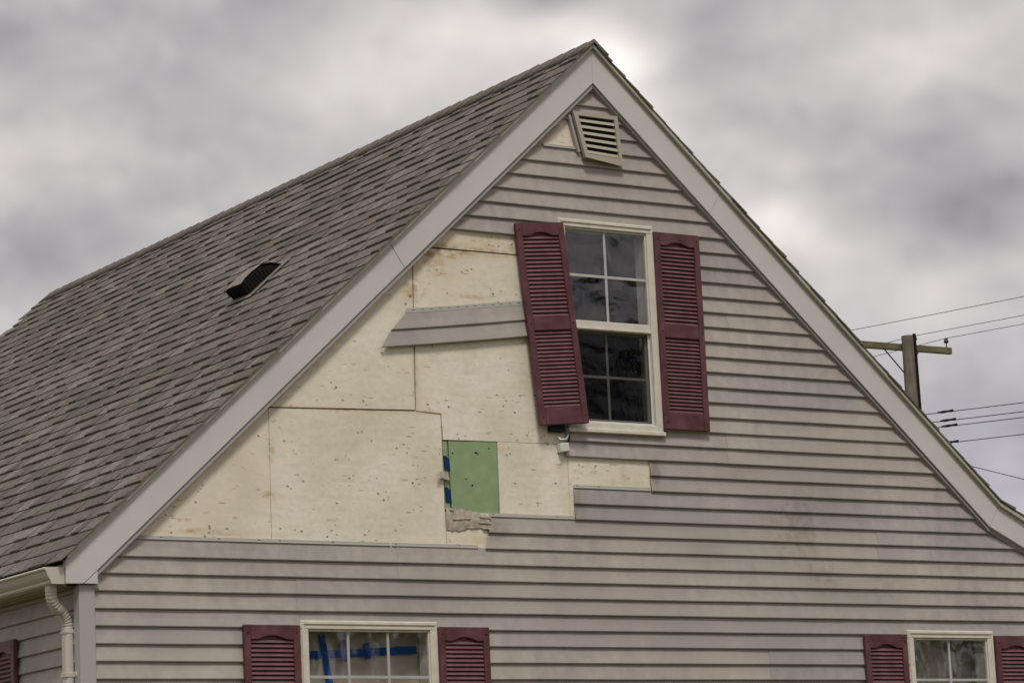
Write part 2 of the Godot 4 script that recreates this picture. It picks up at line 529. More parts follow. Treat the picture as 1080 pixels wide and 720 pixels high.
func sky_image() -> Image:
	var w := 2048; var h := 1024
	var n := FastNoiseLite.new()
	n.seed = 5
	n.noise_type = FastNoiseLite.TYPE_SIMPLEX_SMOOTH
	n.frequency = 2.4
	n.fractal_octaves = 6
	n.fractal_gain = 0.58
	n.domain_warp_enabled = true
	n.domain_warp_amplitude = 0.10
	n.domain_warp_frequency = 3.0
	# cloud masses in view: azimuth, elevation, half widths in degrees, brightness
	var cl := [[35.4, 15.8, 0.8, 0.8, 0.22], [34.9, 14.7, 1.5, 1.1, 0.14], [33.4, 16.3, 1.3, 0.5, 0.15], [31.4, 15.7, 1.7, 0.8, 0.12], [29.3, 14.9, 1.6, 0.5, 0.07], [37.5, 16.2, 1.0, 1.1, -0.10], [40.0, 14.2, 2.4, 0.8, -0.07], [42.3, 13.0, 1.5, 0.8, -0.09], [38.2, 12.7, 1.4, 0.7, 0.16],
		[40.3, 11.2, 2.2, 0.9, 0.14], [41.2, 15.7, 1.2, 0.4, 0.06], [41.9, 8.8, 1.8, 1.2, -0.03], [24.3, 16.6, 2.6, 0.7, -0.08], [26.5, 15.2, 2.2, 0.8, 0.02], [28.0, 13.4, 2.4, 0.7, 0.0], [23.8, 11.8, 2.0, 1.0, -0.04], [34.2, 16.95, 0.5, 0.3, -0.14], [24.3, 12.9, 1.8, 0.9, -0.08]]
	var o := PackedByteArray()
	o.resize(w * h * 3)
	var i := 0
	for py in h:
		var th := PI * (py + 0.5) / h
		var el := 90.0 - rad_to_deg(th)
		var cy := cos(th); var sy := sin(th)
		for px in w:
			var v := 0.63
			var bl := 0.0
			if el > -12.0:
				var ph := TAU * (px + 0.5) / w
				if ph > PI: ph -= TAU
				var d := Vector3(sin(ph) * sy, cy, -cos(ph) * sy)
				# clouds flatten towards the horizon
				var f := n.get_noise_3d(d.x * 1.4, d.y * 3.4, d.z * 1.4)
				v = 0.70 + 0.21 * f + 0.07 * n.get_noise_3d(d.x * 5.0 + 3.0, d.y * 11.0, d.z * 5.0) + 0.045 * n.get_noise_3d(d.x * 13.0, d.y * 26.0 + 5.0, d.z * 13.0)
				var az := rad_to_deg(ph) + 1.5 * n.get_noise_3d(d.x * 2.0 + 7.0, d.y * 4.0, d.z * 2.0)
				var el2 := el + 0.9 * n.get_noise_3d(d.x * 2.0, d.y * 4.0 + 9.0, d.z * 2.0)
				if az > 15.0 and az < 52.0 and el > 3.0 and el < 24.0:
					for c in cl:
						var dx: float = (az - c[0]) / c[2]
						var dy: float = (el2 - c[1]) / c[3]
						var q := dx * dx + dy * dy
						if q < 9.0:
							v += c[4] * 0.85 * exp(-q * (0.9 + 1.1 * f))
				bl = clampf((0.76 - v) * 0.16, -0.015, 0.03) + clampf((12.0 - el2) * 0.006, 0.0, 0.03)
			o[i] = int(clampf(v - bl * 0.5 + 0.006, 0, 1) * 255.0)
			o[i + 1] = int(clampf(v - bl * 0.3 - 0.012, 0, 1) * 255.0)
			o[i + 2] = int(clampf(v + bl * 0.5 - 0.016, 0, 1) * 255.0)
			i += 3
	return Image.create_from_data(w, h, false, Image.FORMAT_RGB8, o)

# ==================================================================== setting
func make_ground() -> void:
	var st := new_st()
	uv_mode = 9
	quad(st, Vector3(-600, 0, 600), Vector3(600, 0, 600), Vector3(600, 0, -600), Vector3(-600, 0, -600))
	var g := put(self, "ground", st, mat.lawn)
	g.set_meta("kind", "structure")
	g.set_meta("label", "grass lawn around the house")

# ==================================================================== walls
func rake_x(y: float, extra := 0.03) -> float:
	return (6.96 + extra - y) / M

func right_x(y: float, extra := 0.03) -> float:
	if y > 4.11: return rake_x(y, extra)
	return minf(4.95, 3.17 + (4.11 + extra - y) / 0.467)

func make_gable_wall() -> void:
	# framed wall behind the siding, with the window openings left free
	var st := new_st()
	uv_mode = 9
	var xs := [-3.70, -2.26, -1.37, -0.265, 0.0, 0.425, 2.43, 3.13, 3.25, 4.93]
	for i in xs.size() - 1:
		var a: float = xs[i]; var b: float = xs[i + 1]
		var ta := minf(7.15 - M * absf(a), 7.2); var tb := minf(7.15 - M * absf(b), 7.2)
		if a >= 3.2: ta = 4.20 - 0.49 * (a - 3.25)
		if b >= 3.2: tb = 4.20 - 0.49 * (b - 3.25)
		var xm := (a + b) * 0.5
		var lo := 0.3
		if xm > -0.265 and xm < 0.425:
			prism(st, v2([[a, lo], [b, lo], [b, 4.69], [a, 4.69]]), -0.13, -0.022)
			lo = 5.985
		elif (xm > -2.26 and xm < -1.37) or (xm > 2.43 and xm < 3.13):
			prism(st, v2([[a, lo], [b, lo], [b, 2.07], [a, 2.07]]), -0.13, -0.022)
			lo = 3.36
		prism(st, v2([[a, lo], [b, lo], [b, tb], [a, ta]]), -0.13, -0.022)
	var wall := put(house, "gable_wall", st, mat.framing)
	wall.set_meta("label", "front gable wall of grey lap siding with a large patch stripped")
	# siding courses
	uv_mode = 0
	var seams := {16: 0.955, 17: 0.955, 24: -1.61, 25: -1.61, 26: -2.32, 27: -2.32, 22: 2.178, 23: 2.178, 8: 1.02, 9: 1.02, 30: 1.2, 31: 1.2, 34: -0.5, 35: -0.5, 38: 1.6, 39: 1.6, 42: -1.9, 43: -1.9, 46: 0.7, 47: 0.7, 50: -0.9, 51: -0.9}
	for k in range(-7, 59):
		var y1 := ly(k - 1); var y0 := ly(k)
		var lb := maxf(-rake_x(y0), -3.668); var lt := maxf(-rake_x(y1), -3.668)
		var rb := right_x(y0); var rt := right_x(y1)
		if k <= -7: lt = -0.02; rt = 0.02; y1 = minf(y1, 6.985)
		var segs := []
		if k == -4 or k == -3: segs = [[-0.10, -0.10, rb, rt]]
		elif k == 3: segs = [[lb, lt, -0.27, -0.27], [0.43, 0.43, rb, rt]]
		elif k >= 4 and k <= 15: segs = [[0.43, 0.43, rb, rt]]
		elif k == 16: segs = [[-0.315, -0.292, rb, rt]]
		elif k == 17: segs = [[-0.337, -0.315, rb, rt]]
		elif k == 18 or k == 19: segs = [[0.322, 0.322, rb, rt]]
		elif k == 20 or k == 21: segs = [[-0.284, -0.28, rb, rt]]
		elif k == 22: segs = [[-0.942, -0.916, rb, rt]]
		elif k == 23: segs = [[-0.968, -0.942, rb, rt]]
		elif k >= 29 and k <= 40: segs = [[lb, lt, -2.27, -2.27], [-1.36, -1.36, 2.42, 2.42], [3.14, 3.14, rb, rt]]
		else: segs = [[lb, lt, rb, rt]]
		for s in segs:
			var pieces := [[s[0], s[1], s[2], s[3], 0.0]]
			if seams.has(k) and s[0] < seams[k] - 0.1 and s[2] > seams[k] + 0.1:
				var x: float = seams[k]
				pieces = [[s[0], s[1], x + 0.02, x + 0.02, 0.0], [x, x, s[2], s[3], 0.0022]]
			for p in pieces:
				st = new_st()
				board(st, y0, y1, p[0], p[1], p[2], p[3], Transform3D.IDENTITY, p[4], k * 1.0)
				put(wall, "siding_board", st, mat[["vinyl", "vinyl_faded", "vinyl_dull", "vinyl"][(int(floor(k / 2.0)) * 7 + int(p[4] > 0.0) * 5 + 40) % 4]])
	# nailing hems left bare where the course above is gone
	for hm in [[-3.42, -1.655, 23], [-1.64, -1.02, 23], [-0.925, -0.286, 21], [-0.278, 0.318, 19]]:
		st = new_st()
		var y := ly(hm[2])
		cbox_mm(st, Vector3(hm[0], y + 0.004, 0.0005), Vector3(hm[1], y + 0.024, 0.0045), 0.001)
		var x: float = hm[0] + 0.02
		cbox_mm(st, Vector3(hm[0], y + 0.001, 0.0005), Vector3(hm[1], y + 0.007, 0.0105), 0.002)
		var hem := put(wall, "nailing_hem", st, mat.hem)
		if hm[1] - hm[0] > 1.0: hem.set_meta("label", "bare perforated top edge of the siding below the stripped patch")
		while x < hm[1] - 0.03:                                       # nail slots
			st = new_st()
			cbox_mm(st, Vector3(x, y + 0.014, 0.003), Vector3(x + 0.016, y + 0.018, 0.0050), 0.0005)
			put(hem, "nail_slot", st, mat.nail_pit)
			x += rng.randf_range(0.12, 0.55)
	# sheathing panels
	uv_mode = 2
	var tri_area := v2([[-3.74, 3.62], [3.74, 3.62], [0, 7.0]])
	var panels := [
		[[-2.6, 5.769], [-0.28, 5.772], [-0.28, 6.12], [-2.6, 6.12]],
		[[-1.400, 5.760], [-0.28, 5.764], [-0.28, 4.554], [-1.236, 4.543], [-1.242, 4.706], [-1.424, 4.716]],
		[[-2.7, 4.684], [-1.433, 4.722], [-1.409, 5.760], [-2.7, 5.76]],
		[[-2.461, 4.683], [-1.432, 4.712], [-1.249, 4.699], [-1.246, 3.80], [-2.469, 3.80]],
		[[-3.74, 3.80], [-2.473, 3.80], [-2.465, 4.678], [-3.0, 4.67]],
		[[-0.837, 4.546], [-0.312, 4.550], [-0.312, 4.02], [-0.84, 4.02]],
		[[-0.309, 4.550], [0.42, 4.552], [0.42, 4.02], [-0.309, 4.02]],
		[[-1.241, 4.09], [-0.52, 4.09], [-0.52, 3.80], [-1.241, 3.80]],
		[[-0.75, 6.13], [0.28, 6.13], [0.28, 6.95], [-0.75, 6.95]]]
	for p in panels:
		for c in Geometry2D.intersect_polygons(v2(p), tri_area):
			st = new_st()
			prism(st, c, -0.021, -0.002)
			put(wall, "sheathing_panel", st, mat.sheathing)
	# the green board let into the patch
	uv_mode = 9
	st = new_st()
	prism(st, v2([[-1.197, 4.536], [-0.843, 4.543], [-0.852, 4.07], [-1.192, 4.085]]), -0.021, -0.004)
	var gb := put(wall, "green_board", st, mat.green_board)
	gb.set_meta("label", "small green sheathing board let into the stripped patch")
	st = new_st()
	prism(st, v2([[-1.239, 4.536], [-1.205, 4.537], [-1.201, 4.10], [-1.239, 4.11]]), -0.021, -0.010)
	put(wall, "green_strip", st, mat.green_board)
	for p in [[-1.0, 4.47, 0.011, 0.006], [-0.985, 4.464, 0.006, 0.004], [-0.90, 4.5, 0.005, 0.005], [-1.08, 4.30, 0.005, 0.006], [-1.035, 4.262, 0.007, 0.006], [-1.17, 4.46, 0.005, 0.006]]:
		st = new_st()
		var ring := []
		for k in 8:
			ring.append([p[0] + p[2] * cos(TAU * k / 8), p[1] + p[3] * sin(TAU * k / 8)])
		prism(st, v2(ring), -0.006, -0.0032)
		put(gb, "nail_head", st, mat.nail_pit)
	for y in [[4.444, 4.352], [4.247, 4.150]]:
		st = new_st()
		prism(st, v2([[-1.238, y[0] - 0.004], [-1.225, y[0]], [-1.212, y[0] - 0.012], [-1.199, y[0] - 0.02], [-1.193, y[1]], [-1.234, y[1] + 0.003]]), -0.01, -0.0015)
		put(wall, "blue_wrap", st, mat.blue_wrap)
	# foundation
	st = new_st()
	cbox_mm(st, Vector3(-3.70, -0.2, -8.42), Vector3(4.93, 0.30, -0.02), 0.01)
	put(house, "foundation", st, mat.concrete)
	# floors and partitions inside
	st = new_st()
	cbox_mm(st, Vector3(-3.6, 3.62, -8.3), Vector3(3.6, 3.70, -0.135), 0.002)
	put(house, "upper_floor", st, mat.room)
	st = new_st()
	cbox_mm(st, Vector3(-3.6, 0.31, -3.1), Vector3(4.85, 3.61, -3.0), 0.002)
	cbox_mm(st, Vector3(-3.6, 3.71, -2.6), Vector3(3.6, 3.9, -2.5), 0.002)
	prism(st, v2([[-3.3, 3.9], [3.3, 3.9], [0, 6.9]]), -2.6, -2.5)
	put(house, "partition_wall", st, mat.room)

func make_side_walls() -> void:
	var st := new_st()
	uv_mode = 9
	cbox_mm(st, Vector3(WX + 0.002, 0.3, -8.42), Vector3(WX + 0.11, 3.66, -0.14), 0.002)
	var wall := put(house, "side_wall", st, mat.framing)
	wall.set_meta("label", "left side wall of grey lap siding under the eave")
	uv_mode = 1
	var xf := Transform3D(Basis(Vector3(0, 0, 1), Vector3(0, 1, 0), Vector3(-1, 0, 0)), Vector3(WX, 0, 0))
	for k in range(26, 59):
		st = new_st()
		board(st, ly(k), ly(k - 1), -8.42, -8.42, -0.05, -0.05, xf, 0.0, 90.0 + k)
		put(wall, "siding_board", st, mat.vinyl)
	uv_mode = 9
	st = new_st()
	cbox_mm(st, Vector3(4.85, 0.3, -8.42), Vector3(4.93, 3.4, -0.14), 0.002)
	put(house, "side_wall", st, mat.vinyl)
	st = new_st()
	prism(st, v2([[-3.70, 0.3], [4.93, 0.3], [4.93, 3.36], [3.25, 4.2], [0, 7.15], [-3.70, 3.80]]), -8.42, -8.32)
	put(house, "back_wall", st, mat.vinyl)
	# corner post
	st = new_st()
	cbox_mm(st, Vector3(WX - 0.0225, 0.3, -0.06), Vector3(-3.645, 3.592, 0.0235), 0.004)
	var post := put(house, "corner_post", st, mat.post)
	post.set_meta("label", "flat grey trim post at the left corner")

# ==================================================================== rake boards and trim
func off_line(c0: float, c1: float, x0: float, x1: float, side: float) -> PackedVector2Array:
	return v2([[side * x0, c0 - M * x0], [side * x1, c0 - M * x1], [side * x1, c1 - M * x1], [side * x0, c1 - M * x0]])

func make_rake() -> void:
	uv_mode = 9
	var rake := group_node(house, "rake_trim")
	rake.set_meta("label", "wide pale rake boards along both gable edges")
	var boards := [
		[v2([[-3.84, 3.591], [-3.729, 3.593], [-3.640, 3.673], [-1.500, 5.6055], [-1.598, 5.752], [-3.84, 3.7275]]), 0.055],
		[v2([[-1.500, 5.6055], [0, 6.96], [0, 7.195], [-1.598, 5.752]]), 0.0572],
		[v2([[-3.727, 3.593], [-3.639, 3.593], [-3.639, 3.672]]), 0.0535],
		[v2([[0, 6.96], [0.892, 6.1545], [0.994, 6.2975], [0, 7.195]]), 0.056],
		[v2([[0.892, 6.1545], [3.16, 4.113], [3.255, 4.256], [0.994, 6.2975]]), 0.0545],
		[v2([[3.16, 4.113], [5.1, 3.207], [5.1, 3.352], [3.255, 4.256]]), 0.055]]
	for b in boards:
		var st := new_st()
		var inset: Array = Geometry2D.offset_polygon(b[0], -0.0013)
		var p: PackedVector2Array = inset[0] if inset.size() else b[0]
		prism(st, p, 0.0175, b[1])
		put(rake, "rake_board", st, mat.trim)
	# drip edges under the shingles
	for s in [-1.0, 1.0]:
		var st := new_st()
		prism(st, off_line(7.1965, 7.222, 0.0, 3.84 if s < 0 else 3.25, s), 0.0, 0.083)
		put(rake, "drip_edge", st, mat.drip)
	var sd := new_st()
	prism(sd, v2([[3.251, 4.2575], [5.12, 3.343], [5.12, 3.37], [3.251, 4.285]]), 0.0, 0.083)
	put(rake, "drip_edge", sd, mat.drip)
	# receiving channel between board and siding, in two steps
	for s in [-1.0, 1.0]:
		var xe := 3.66 if s < 0 else 3.17
		var pcs := [[0.0, 1.352], [1.355, 2.4], [2.403, xe]] if s < 0 else [[0.0, 1.82], [1.823, xe]]
		for q in pcs:
			var st := new_st()
			prism(st, off_line(6.924 if s < 0 else 6.942, 6.9585, q[0], q[1], s), 0.0005, 0.046 if s < 0 else 0.040)
			put(rake, "receiving_channel", st, mat.channel)
	var st2 := new_st()
	prism(st2, v2([[3.165, 4.085], [5.0, 3.225], [5.0, 3.255], [3.165, 4.115]]), 0.0005, 0.027)
	put(rake, "receiving_channel", st2, mat.channel)
	st2 = new_st()
	cbox_mm(st2, Vector3(-3.642, 3.570, 0.0005), Vector3(-3.618, 3.667, 0.026), 0.002)
	cbox_mm(st2, Vector3(-3.66, 3.568, 0.0195), Vector3(-3.6185, 3.589, 0.0275), 0.002)
	put(rake, "receiving_channel", st2, mat.channel)

# ==================================================================== roof
func roof_xf(s: float, z: float) -> Transform3D:      # local x along the eave (+z world), y up the slope, z out of the left slope
	var c := 1.0 / sqrt(1.0 + M * M)
	var up := Vector3(c, M * c, 0)
	var nrm := Vector3(-M * c, c, 0)
	return Transform3D(Basis(Vector3(0, 0, 1), up, nrm), Vector3(-s * c, RC - s * M * c, z))

func tab_mesh(w: float, thick: float) -> ArrayMesh:
	var st := new_st()
	st.set_smooth_group(-1)
	uv_mode = 9
	var e := 0.150
	var slant := 0.002
	var pts := [Vector3(-w / 2 + slant, -0.0, 0.002), Vector3(w / 2 - slant, 0.0, 0.002), Vector3(w / 2, e, 0.0005), Vector3(-w / 2, e, 0.0005)]
	var top := [Vector3(-w / 2 + slant, 0.0, thick - 0.0012), Vector3(w / 2 - slant, 0.0, thick - 0.0012), Vector3(w / 2, e, 0.0016), Vector3(-w / 2, e, 0.0016)]
	var lip := [Vector3(-w / 2 + slant, 0.003, thick), Vector3(w / 2 - slant, 0.003, thick)]
	quad(st, lip[0], lip[1], top[2], top[3])
	quad(st, top[0], top[1], lip[1], lip[0])
	quad(st, pts[0], pts[1], top[1], top[0])
	quad(st, pts[1], pts[2], top[2], lip[1])
	quad(st, pts[1], lip[1], lip[1], top[1])
	quad(st, pts[3], pts[0], lip[0], top[3])
	st.generate_normals()
	return st.commit()

func make_roof() -> void:
	uv_mode = 9
	var st := new_st()
	var front := 0.050
	var back := -8.52
	# deck: a bent slab, left slope, right slope and flare
	prism(st, v2([[-3.86, RC - M * 3.86], [0, RC], [0, RC - 0.03], [-3.84, RC - 0.03 - M * 3.84]]), back, front)
	prism(st, v2([[0, RC], [3.25, RC - M * 3.25], [3.25, RC - 0.03 - M * 3.25], [0, RC - 0.03]]), back, front)
	prism(st, v2([[3.25, RC - M * 3.25], [5.12, RC - M * 3.25 - 0.49 * 1.87], [5.12, RC - M * 3.25 - 0.49 * 1.87 - 0.03], [3.25, RC - 0.03 - M * 3.25]]), back, front)
	var roof := put(house, "roof", st, mat.underlay)
	roof.set_meta("label", "steep roof of weathered grey brown shingles")
	# left slope: laminated shingles, tab by tab
	var widths := [0.10, 0.13, 0.16, 0.20, 0.25]
	var meshes := []
	for w in widths:
		meshes.append([tab_mesh(w - 0.0006, 0.0100), tab_mesh(w - 0.0006, 0.0180)])
	var ex := 0.140
	var slope_len := 3.885 * sqrt(1.0 + M * M)
	var n_course := int(slope_len / ex) + 1
	var tabs := []
	var camb := cam.transform.affine_inverse()
	for i in n_course:
		var s := slope_len - i * ex
		if s < 0.06: break
		var z := 0.095 + rng.randf() * 0.004
		var thick := rng.randf() < 0.5
		while z > -8.58:
			var wi := rng.randi() % 5
			var w: float = widths[wi]
			var zc := z - w / 2
			var xf := roof_xf(s + rng.randf_range(-0.003, 0.003), zc)
			var h := -0.0
			xf.origin += xf.basis.z * h
			xf.basis = xf.basis * Basis(Vector3(0, 0, 1), rng.randf_range(-0.006, 0.006))
			var tone := int(clampf(rng.randfn(1.9, 0.9) + 1.3 * wob.get_noise_2d(s * 0.9, zc * 0.7), 0, 3)) if rng.randf() < 0.9 else 4
			if thick: tone = maxi(0, tone - int(rng.randf() < 0.25))
			var v := camb * xf.origin
			var sx := v.x / -v.z / tan(deg_to_rad(12.657 / 2)) / 1.5
			var sy := v.y / -v.z / tan(deg_to_rad(12.657 / 2))
			var area := w / (v.z * v.z) if absf(sx) < 1.0 and absf(sy) < 1.0 else 0.0
			# the lower lip must lie on the course below: raise it by that course's thickness
			tabs.append({"a": area, "m": meshes[wi][int(thick)], "x": xf, "t": tone})
			z -= w
			thick = not thick if rng.randf() < 0.8 else thick
	tabs.sort_custom(func(p, q): return p.a > q.a)
	var rest := []
	for t in 5: rest.append(null)
	for i in tabs.size():
		var t: Dictionary = tabs[i]
		if i < 300:
			var o := MeshInstance3D.new()
			o.name = "shingle"
			o.mesh = t.m
			o.material_override = mat["shingle_%d" % t.t]
			o.transform = t.x
			roof.add_child(o, true)
		else:
			if rest[t.t] == null:
				rest[t.t] = SurfaceTool.new()
			rest[t.t].append_from(t.m, 0, t.x)
	var am := ArrayMesh.new()
	for t in 5:
		if rest[t] != null:
			rest[t].commit(am)
			am.surface_set_material(am.get_surface_count() - 1, mat["shingle_%d" % t])
	var ro := MeshInstance3D.new()
	ro.name = "shingles"
	ro.mesh = am
	ro.set_meta("kind", "stuff")
	roof.add_child(ro, true)
	# right slope and flare: whole courses, seen edge-on
	var c := 1.0 / sqrt(1.0 + M * M)
	var x := 0.02
	while x < 5.0:
		var pitch := M if x < 3.2 else 0.49
		var ya := RC - M * minf(x, 3.25) - 0.49 * maxf(0, x - 3.25)
		var cc := 1.0 / sqrt(1.0 + pitch * pitch)
		var dir := Vector2(cc, -pitch * cc)
		var nn := Vector2(pitch * cc, cc)
		var th := rng.randf_range(0.011, 0.020)
		var a := Vector2(x, ya)
		st = new_st()
		prism(st, PackedVector2Array([a + nn * 0.001, a + dir * 0.15 + nn * 0.001, a + dir * 0.15 + nn * th, a + nn * 0.007]), -8.58, 0.093 + rng.randf_range(-0.006, 0.006))
		put(roof, "shingle_course", st, mat["shingle_%d" % (rng.randi() % 3)])
		x += ex * cc
	# ridge caps
	var z := -8.60
	while z < 0.03:
		st = new_st()
		var len := minf(0.20, 0.10 - z)
		var lo := 0.017; var hi := 0.0215 + rng.randf() * 0.003
		var wv := 0.135 + rng.randf_range(-0.006, 0.006)
		for s in [-1.0, 1.0]:
			var d := Vector3(s * c, -M * c, 0); var nrm := Vector3(s * M * c, c, 0)
			var top0 := Vector3(0, RC + 0.004, 0)
			var P := func(u: float, zz: float, hh: float) -> Vector3:
				return top0 + d * u + nrm * hh + Vector3(0, 0, zz)
			var T := Vector3(0, RC + hi * 1.30, 0); var Tl := Vector3(0, RC + lo * 1.30, 0)
			# front end is the high, exposed one
			var f0 := T + Vector3(0, 0, z + len); var b0 := Tl + Vector3(0, 0, z)
			quad_out(st, f0, P.call(wv, z + len, hi), P.call(wv, z, lo), b0, Vector3(0, RC - 1.0, z))
			quad_out(st, P.call(wv, z + len, hi), P.call(wv, z + len, 0.006), P.call(wv, z, 0.006), P.call(wv, z, lo), Vector3(0, RC, z))
			quad_out(st, f0, P.call(wv, z + len, hi), P.call(wv, z + len, 0.006), Vector3(0, RC + 0.005, z + len), Vector3(0, RC, z - 1.0))
		put(roof, "ridge_cap", st, mat["shingle_%d" % [0, 1, 1, 4][rng.randi() % 4]])
		z += 0.145

func make_roof_vent() -> void:
	uv_mode = 9
	var xf := roof_xf(2.16, -1.905)
	var vent := group_node(house, "roof_vent")
	vent.transform = xf
	vent.set_meta("label", "black slant-back vent with a dirty pale hood on the roof slope")
	var st := new_st()
	cbox_mm(st, Vector3(-0.19, -0.04, 0.014), Vector3(0.17, 0.40, 0.0215), 0.003)
	put(vent, "flashing", st, mat.shingle_3)
	var rot := Transform3D(Basis(Vector3(0, 1, 0), Vector3(0, 0, 1), Vector3(1, 0, 0)), Vector3.ZERO)
	# body: a wedge rising towards the eave
	st = new_st()
	prism(st, v2([[0.32, 0.020], [0.27, 0.066], [0.20, 0.104], [0.12, 0.114], [0.012, 0.112], [0.03, 0.020]]), -0.118, 0.118, rot)
	put(vent, "body", st, mat.black_plastic)
	# hood, rolled down along its far side
	st = new_st()
	st.set_smooth_group(1)
	var line := [[0.345, 0.016], [0.275, 0.085], [0.21, 0.118], [0.12, 0.125], [0.04, 0.123], [-0.004, 0.114]]
	var roll := [[0.124, 0.0], [0.06, 0.003], [-0.04, 0.003], [-0.09, -0.001], [-0.115, -0.014], [-0.124, -0.06]]
	for i in line.size() - 1:
		for k in roll.size() - 1:
			var q := []
			for c in [[0, 0], [1, 0], [1, 1], [0, 1]]:
				var l: Array = line[i + c[0]]; var rr: Array = roll[k + c[1]]
				q.append(Vector3(rr[0], l[0], maxf(0.016, l[1] + rr[1])))
			quad_out(st, q[0], q[1], q[2], q[3], Vector3(0, 0.15, 0))
	put(vent, "hood", st, mat.vent_hood)
	for k in 9:
		st = new_st()
		var x := -0.108 + k * 0.0265
		cbox_mm(st, Vector3(x, -0.002, 0.024), Vector3(x + 0.010, 0.03, 0.108), 0.002)
		put(vent, "louvre", st, mat.black_plastic)
	for k in 9:
		st = new_st()
		var y := 0.02 + k * 0.028
		cbox_mm(st, Vector3(0.116, y, 0.022), Vector3(0.124, y + 0.010, 0.108 - maxf(0, y - 0.15) * 0.55), 0.002)
		put(vent, "louvre", st, mat.black_plastic)

func make_gutter() -> void:
	uv_mode = 9
	var st := new_st()
	cbox_mm(st, Vector3(-3.842, 3.582, -8.45), Vector3(-3.815, 3.705, 0.015), 0.002)
	cbox_mm(st, Vector3(-3.8145, 3.582, -8.45), Vector3(-3.70, 3.594, -0.061), 0.002)
	for q in [-3.80, -3.765, -3.74]:                                  # soffit ribs and frieze strip
		cbox_mm(st, Vector3(q, 3.574, -8.45), Vector3(q + 0.014, 3.5815, -0.061), 0.001)
	cbox_mm(st, Vector3(WX - 0.024, 3.55, -8.4), Vector3(WX - 0.001, 3.5735, -0.061), 0.002)
	var sof := put(house, "soffit", st, mat.soffit)
	sof.set_meta("label", "narrow beige soffit and fascia under the left eave")
	# K-style trough with an open top
	st = new_st()
	var outer := [[-3.8425, 3.688], [-3.8425, 3.592], [-3.920, 3.592], [-3.926, 3.601], [-3.922, 3.612], [-3.932, 3.620], [-3.944, 3.634], [-3.952, 3.652], [-3.956, 3.668], [-3.968, 3.669], [-3.971, 3.677], [-3.966, 3.684], [-3.952, 3.683]]
	var inner := [[-3.949, 3.676], [-3.948, 3.655], [-3.939, 3.637], [-3.926, 3.622], [-3.915, 3.612], [-3.915, 3.598], [-3.846, 3.598], [-3.846, 3.688]]
	prism(st, v2(outer + inner), -8.5, 0.036)
	var g := put(house, "gutter", st, mat.gutter)
	g.set_meta("label", "beige ogee gutter along the left eave")
	st = new_st()
	prism(st, v2([[-3.8425, 3.688], [-3.8425, 3.590], [-3.922, 3.590], [-3.927, 3.612], [-3.944, 3.632], [-3.956, 3.666], [-3.970, 3.672], [-3.968, 3.685]]), 0.0365, 0.041)
	put(g, "end_cap", st, mat.gutter)
	# downspout: swept rounded rectangle with crimped elbows
	var path := [Vector3(-3.885, 3.60, -0.055), Vector3(-3.885, 3.552, -0.055)]
	var crimp := [0.0, 0.0]
	var a0 := Vector3(-3.885, 3.555, -0.055); var a1 := Vector3(-3.885, 3.495, -0.058); var a2 := Vector3(-3.838, 3.462, -0.075)
	var b0 := Vector3(-3.815, 3.446, -0.085); var b1 := Vector3(-3.764, 3.412, -0.105); var b2 := Vector3(-3.764, 3.345, -0.105)
	for i in 25:
		var t := i / 24.0
		path.append(a0.lerp(a1, t).lerp(a1.lerp(a2, t), t)); crimp.append(0.0045 * maxf(0.0, sin(i * PI / 2.0)))
	for i in 25:
		var t := i / 24.0
		path.append(b0.lerp(b1, t).lerp(b1.lerp(b2, t), t)); crimp.append(0.0045 * maxf(0.0, sin(i * PI / 2.0)))
	path.append(Vector3(-3.764, 3.335, -0.105)); crimp.append(0.0)
	path.append(Vector3(-3.764, 0.35, -0.105)); crimp.append(0.0)
	st = new_st()
	var rings := []
	for i in path.size():
		var d: Vector3 = (path[mini(i + 1, path.size() - 1)] - path[maxi(i - 1, 0)]).normalized()
		var zz := Vector3(0, 0, 1)
		var out := zz.cross(d).normalized()                            # away from or towards the wall
		zz = d.cross(out).normalized()
		var ring := []
		var hw: float = 0.036 - crimp[i]; var hd: float = 0.026 - crimp[i]
		for k in 16:
			var a := TAU * k / 16
			var cx: float = clampf(cos(a) * 1.25, -1, 1); var sx: float = clampf(sin(a) * 1.25, -1, 1)
			ring.append(path[i] + zz * hw * cx + out * hd * sx)
		rings.append(ring)
	st.set_smooth_group(1)
	for i in path.size() - 1:
		for k in 16:
			quad_out(st, rings[i][k], rings[i][(k + 1) % 16], rings[i + 1][(k + 1) % 16], rings[i + 1][k], (path[i] + path[i + 1]) * 0.5)
	var ds := put(house, "downspout", st, mat.gutter)
	ds.set_meta("label", "beige rectangular downspout with crimped elbows by the left corner")
	st = new_st()
	cbox_mm(st, Vector3(-3.7935, 3.318, -0.1435), Vector3(-3.735, 3.340, -0.0665), 0.003)
	put(ds, "collar", st, mat.gutter)
	st = new_st()
	cbox_mm(st, Vector3(-3.7945, 3.068, -0.1445), Vector3(-3.733, 3.098, -0.0655), 0.003)
	cbox_mm(st, Vector3(-3.748, 3.068, -0.066), Vector3(-3.7395, 3.100, -0.022), 0.003)
	cbox_mm(st, Vector3(-3.752, 3.074, -0.04), Vector3(-3.741, 3.092, -0.024), 0.003)
	put(ds, "strap", st, mat.gutter)

